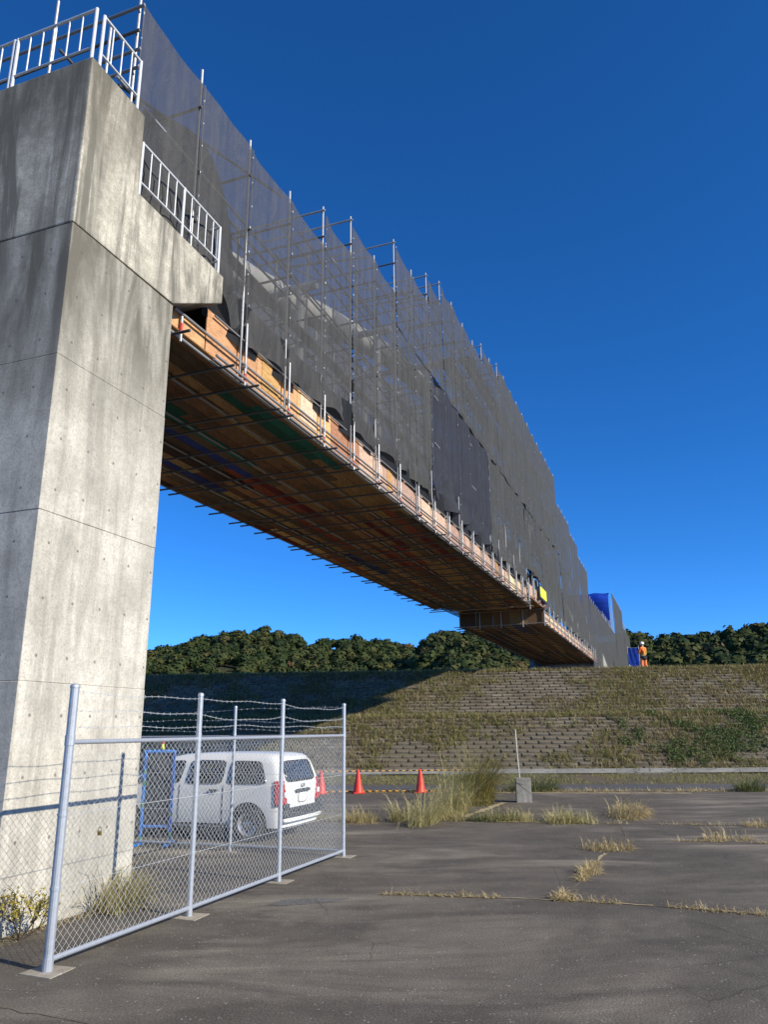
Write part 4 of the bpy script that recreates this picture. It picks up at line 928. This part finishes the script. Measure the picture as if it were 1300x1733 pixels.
for sgn in (1, -1): rear_panel('bumper_corner', sgn*.69-.09, sgn*.69+.09, .56, .64, .04, 'car_trim', 0, .06)
MB().box((3.05, .98, 1.0), (.1, .2, .14)).obj('door_mirror', 'car_paint', car, bevel=.03)
MB().box((1.9, 0, .2), (3.4, 1.3, .12)).obj('underbody', 'black_rubber', car)

# ------------------------------------------------------------------ blue framed board by the back fence
bb = empty('notice_board', (-4.06, 14.35, 0), R(-4), 'dark board in a blue steel frame standing beside the pier', 'board')
for x, seed in ((-.26, 1), (.26, 2)):
    tube('frame_post', (x, 0, 0), (x, 0, 1.57), .030, 'blue_paint', bb, 10)
    for z0, z1 in ((.62, .70), (.98, 1.06), (1.18, 1.24), (.05, .14)) if seed == 1 else ((.1, .22), (.46, .52)): tube('green_tape', (x, 0, z0), (x, 0, z1), .0325, 'green_paint', bb, 10)
tube('frame_bar', (-.26, 0, 1.55), (.26, 0, 1.55), .03, 'blue_paint', bb); tube('frame_bar', (-.26, 0, .3), (.26, 0, .3), .025, 'blue_paint', bb)
MB().box((0, .01, .92), (.46, .02, 1.2)).obj('panel', 'dark_board', bb)
for x in (-.26, .26): tube('foot', (x, -.25, .02), (x, .25, .02), .025, 'blue_paint', bb)
lm = MB().lathe([(.0, .10), (.02, .095), (.025, .05), (.03, 0), (0, 0)], 12); lm.obj('lamp', 'sign_yellow', None, loc=(-4.02, 14.35, 1.585), label='small yellow warning lamp with red cap on the blue frame', cat='lamp', smooth=True)
MB().lathe([(0, .045), (.02, .035), (.026, 0), (0, 0)], 12, (0, 0, .10)).obj('cap', 'cone_red', bpy.data.objects['lamp'], smooth=True)

# ------------------------------------------------------------------ traffic cones and striped bars
def cone(loc, lab, rz):
    c = empty('traffic_cone', loc, rz, lab, 'traffic cone', 'red cones along the lot edge')
    MB().lathe([(.025, .69), (.035, .70), (.042, .66), (.155, .045), (.16, .03)], 20).obj('cone_body', 'cone_red', c, smooth=True)
    MB().box((0, 0, .016), (.37, .37, .03)).obj('cone_base', 'cone_red', c, bevel=.008); return c
CN = [(-2.05, 25.2), (-.90, 25.33), (1.05, 25.31)]
for (x, y), lab, a in zip(CN, ('red traffic cone half hidden behind the white car', 'red traffic cone just right of the fence corner', 'red traffic cone nearest the tall grass clump'), (.1, .3, -.2)): cone((x, y, 0), lab, a)
ends = [Vector((-4.0, 25.1, 0))]+[Vector((*c, 0)) for c in CN]+[Vector((2.75, 25.3, 0))]
def bar(A, B, z, r, lab):
    A, B = Vector((A.x, A.y, z)), Vector((B.x, B.y, z)); L_ = (B-A).length; b = MB(); n = 24
    b.path([(0, 0, L_*i/n) for i in range(n+1)], r, 8); o = b.obj('striped_bar', 'bar_stripes', None, label=lab, cat='barrier bar', group='striped bars between the cones')
    o.location = A; o.rotation_mode = 'QUATERNION'; o.rotation_quaternion = (B-A).to_track_quat('Z', 'Y')
names = ['behind the white car', 'across the fence corner', 'between the two clear red cones', 'running into the tall grass']
for i in range(4):
    bar(ends[i], ends[i+1], .655, .017, 'black and yellow bar at cone-top height '+names[i]); bar(ends[i]+Vector((0, .1, 0)), ends[i+1]+Vector((0, .1, 0)), .05, .017, 'black and yellow bar lying near the ground '+names[i])

# ------------------------------------------------------------------ concrete block and stake
MB().box((0, 0, .30), (.40, .34, .62)).obj('concrete_block', 'concrete_plain', None, loc=(3.66, 21.75, 0), rz=R(-6), bevel=.015, label='upright grey concrete block at the edge of the tall grass', cat='block')
b = MB(); b.path([(.06, 0, 0), (.03, 0, .6), (0, 0, 1.3), (-.015, 0, 1.86)], .017, 8); b.obj('marker_stake', 'stake_paint', None, loc=(3.66, 22.45, 0), label='thin white and yellow marker stake behind the concrete block', cat='stake')

# ------------------------------------------------------------------ cracks, litter and weeds in the lot
def ribbon(name, pts, wid, z, material, seed, parent=None, **kw):
    r2 = random.Random(seed); P = [Vector((x, y, 0)) for x, y in pts]; dense = []
    for a, b_ in zip(P[:-1], P[1:]):
        n = max(2, int((b_-a).length/.12)); dense += [a.lerp(b_, i/n) for i in range(n)]
    dense.append(P[-1]); vs_ = []
    for i, p in enumerate(dense):
        d = (dense[min(i+1, len(dense)-1)]-dense[max(i-1, 0)]).normalized(); nrm = Vector((-d.y, d.x, 0)); j = nrm*r2.uniform(-.02, .02)
        a, c = wid*r2.uniform(.2, 1), wid*r2.uniform(.2, 1); vs_ += [(p+j+nrm*a).xyz.to_tuple()[:2]+(z,), (p+j-nrm*c).xyz.to_tuple()[:2]+(z,)]
    fs = [(2*i, 2*i+1, 2*i+3, 2*i+2) for i in range(len(dense)-1)]
    o = bpy.data.objects.new(name, mesh(name, vs_, fs, material)); return link(o, parent, kind='structure' if not parent else None, **kw)
CR = [[(-.1, 9.98), (.9, 9.80), (1.93, 9.55), (2.9, 9.23), (3.9, 8.72), (5.6, 8.1)], [(1.95, 9.56), (2.35, 10.4), (2.62, 11.1), (3.02, 12.02), (3.7, 13.5), (4.29, 14.81), (4.75, 16.7), (6.0, 20.0), (6.9, 23.8)],
      [(-3, 18.3), (-.83, 17.6), (1.54, 17.6), (3.04, 17.24), (4.17, 16.82), (6.28, 16.33), (9, 15.7), (13, 14.9)], [(-.2, 14.6), (.49, 15.52), (1.4, 17.3), (2.2, 19.4), (3.1, 21.6), (3.6, 24.3)],
      [(4.9, 14.2), (6.0, 13.9), (7.4, 13.3), (9, 12.8)], [(-2.8, 6.2), (-1.6, 5.7), (-.9, 5.5)]]
for i, c in enumerate(CR): ribbon('crack', c, (.022, .03, .035, .03, .02, .008)[i], .004, 'soil', i)
ribbon('crack', [(-.1, 10.0), (.4, 9.9), (1.9, 9.56), (2.6, 9.33), (2.9, 9.22)], .025, .007, 'straw_litter', 31); ribbon('crack', [(2.62, 11.1), (3.02, 12.1), (3.4, 12.9)], .045, .007, 'straw_litter', 32)
ribbon('crack', [(2.3, 17.3), (3.4, 17.05), (4.3, 16.75)], .12, .007, 'straw_litter', 33); ribbon('crack', [(3.2, 24.9), (4.6, 24.7), (6.6, 24.4), (9, 24.0)], .2, .007, 'straw_litter', 34); ribbon('crack', [(1.7, 18.2), (2.6, 20.4), (3.1, 21.6)], .14, .007, 'straw_litter', 35)
# lighter worn patch beside the fence
def blob(name, c, rx_, ry_, rot, material, seed, z=.0035):
    r2 = random.Random(seed); n = 30; vs_ = []
    for i in range(n):
        a = 2*math.pi*i/n; k_ = 1+.18*math.sin(3*a+seed)+.1*r2.uniform(-1, 1); x, y = rx_*k_*math.cos(a), ry_*k_*math.sin(a)
        vs_.append((c[0]+x*math.cos(rot)-y*math.sin(rot), c[1]+x*math.sin(rot)+y*math.cos(rot), z))
    o = bpy.data.objects.new(name, mesh(name, vs_, [tuple(range(n))], material)); return link(o, kind='structure')
blob('asphalt_patch', (-.95, 9.62), .42, .16, .25, 'asphalt_patch', 2)
def line_grass(name, pts, n, h, material, spread, lean, label, seed, keep=.35):
    P = np.array(pts, float); seg = np.hypot(*(P[1:]-P[:-1]).T); cs = np.concatenate([[0], np.cumsum(seg)]); t_ = rng.uniform(0, cs[-1], n)
    k = vnoise(t_, t_*0, .5, seed) > keep; t_ = t_[k]; n = len(t_)
    x = np.interp(t_, cs, P[:, 0])+rng.normal(0, spread, n); y = np.interp(t_, cs, P[:, 1])+rng.normal(0, spread, n)
    return grass_obj(name, np.stack([x, y, np.full(n, .002)], 1), h*rng.uniform(.3, 1.2, n), .008*rng.uniform(.6, 1.4, n), np.abs(rng.normal(lean, .4, n)), rng.uniform(0, 6.28, n), material, .5, 3, label=label, cat='grass', kind='stuff')
line_grass('crack_grass', CR[0], 1500, .13, 'grass_dry', .025, 1.0, 'dry grass lining the nearest crack across the lot', 51, .42)
line_grass('crack_grass', [(1.95, 9.56), (2.35, 10.4), (2.62, 11.1), (3.02, 12.02)], 1300, .17, 'grass_dry', .04, 1.1, 'dry grass along the crack running away towards the levee', 52, .25)
line_grass('crack_grass', [(-3, 18.3), (-.83, 17.6), (1.54, 17.6), (3.04, 17.24), (4.2, 16.8)], 4200, .34, 'grass_pale', .10, .6, 'pale grass row along the crack in front of the cones', 53, .25)
line_grass('crack_grass', [(4.2, 16.8), (6.28, 16.33), (9, 15.7), (13, 14.9)], 1200, .14, 'grass_dry', .05, 1.0, 'sparse dry grass along the crack at the right edge', 54, .5)
line_grass('crack_grass', CR[4], 1100, .13, 'grass_dry', .06, 1.1, 'flattened dry grass tufts on the right of the lot', 55, .45)
TG = 'grass clumps growing through the cracks'
tuft('grass_clump', (1.45, 18.9, 0), .42, 650, 1.5, 'grass_pale', .55, 'tall pale feathery grass clump on the lot crack', TG, az0=R(70), stretch=(.9, 1.7), rot=-.4, wd=.011)
tuft('grass_clump', (2.25, 21.3, 0), .5, 1500, 1.9, 'grass_olive', .48, 'tallest olive green grass clump left of the concrete block', TG, az0=R(75), stretch=(1, 1.5), rot=-.4, wd=.013)
tuft('grass_clump', (.75, 17.0, 0), .36, 420, .95, 'grass_pale', .55, 'pale arching grass at the near end of the tall clump', TG, az0=R(60), stretch=(.8, 1.9), rot=-.35)
tuft('grass_clump', (.35, 17.55, 0), .32, 200, .75, 'grass_pale', .5, 'thin upright pale grass right of the first clear cone', TG)
tuft('grass_clump', (-.55, 17.5, 0), .35, 320, .5, 'grass_dry', 1.2, 'low straw grass right beside the fence corner post', TG)
tuft('grass_clump', (2.35, 17.5, 0), .40, 380, .36, 'grass_green', .7, 'low green grass in front of the concrete block', TG, stretch=(1.6, .7))
tuft('grass_clump', (3.62, 17.05, 0), .32, 330, .5, 'grass_pale', 1.0, 'spiky tuft between the concrete block and straw mound', TG)
tuft('grass_clump', (5.45, 18.5, 0), .55, 1900, .50, 'grass_dry', 1.6, 'big mound of flattened dry straw on the crack', TG, az0=R(80), stretch=(.75, 2.3), rot=-.3, curl=.9)
tuft('grass_clump', (3.55, 13.35, 0), .34, 560, .36, 'grass_dry', 1.7, 'sprawling straw tuft in the middle of the lot', TG, az0=R(70), stretch=(1.2, .8), curl=.8)
tuft('grass_clump', (2.72, 11.2, 0), .14, 160, .18, 'grass_dry', 1.1, 'small straw tuft on the crack running to the levee', TG)
tuft('grass_clump', (2.02, 9.62, 0), .13, 160, .14, 'grass_dry', 1.2, 'small straw tuft where two cracks meet', TG)
tuft('grass_clump', (5.9, 14.3, 0), .36, 350, .30, 'grass_dry', 1.8, 'flat straw patch near the right edge of the lot', TG, stretch=(1.2, .7))
tuft('grass_clump', (7.3, 16.1, 0), .32, 350, .26, 'grass_dry', 1.6, 'dry tuft at the far right edge of the lot', TG)
tuft('grass_clump', (4.55, 25.4, 0), .55, 1000, .55, 'grass_green', .5, 'green grass clump on the verge behind the concrete block', TG, stretch=(1.6, .6))
tuft('grass_clump', (11.0, 24.6, 0), .42, 700, .62, 'grass_green', .5, 'green grass clump on the verge at the right edge', TG)
tuft('grass_clump', (-2.98, 9.35, 0), .28, 700, .62, 'grass_pale', .5, 'pale grass clump behind the mesh at the pier corner', TG, az0=R(70), stretch=(.8, 1.2))
tuft('grass_clump', (-.62, 5.55, 0), .06, 50, .08, 'grass_dry', 1.1, 'tiny straw tuft at the bottom edge of the lot', TG)
# scrubby shrub at the foot of the pier
sh = empty('shrub', pf(6.35, -6.02), 0, 'scrubby yellow-leaved shrub at the foot of the pier', 'shrub')
r3 = random.Random(5); tips = []; b = MB()
def twig(p, d, L_, r, lev):
    q_ = p+d*L_; b.tube(p, q_, r, 5, r*.7, False); tips.append(q_); tips.append(p.lerp(q_, .5))
    if lev:
        for _ in range(3): twig(p.lerp(q_, r3.uniform(.5, 1)), (d+Vector((r3.uniform(-.9, .9), r3.uniform(-.6, .6), r3.uniform(-.25, .55)))).normalized(), L_*r3.uniform(.55, .85), r*.6, lev-1)
for d in ((-.3, -.2, .9), (.5, .1, .7), (.1, -.3, .9), (.8, .3, .5)): twig(Vector((0, 0, 0)), Vector(d).normalized(), .22, .009, 3)
b.obj('branch', 'bark', sh, fix=False)
tp = np.array([t_[:] for t_ in tips]); tp = tp[rng.random(len(tp)) < .8]; tp = np.repeat(tp, 2, 0)+rng.normal(0, .02, (len(tp)*2, 3)); V, fq = leaves(tp, .018, 3); link(bpy.data.objects.new('foliage', npmesh('foliage', V, [fq], 'yellow_leaf')), sh)
line_grass('pier_litter', [tuple(pf(5.0, -6.15).xy), tuple(pf(8.3, -6.15).xy)], 900, .10, 'grass_dry', .07, 1.2, 'dry litter along the foot of the pier', 61, .3)
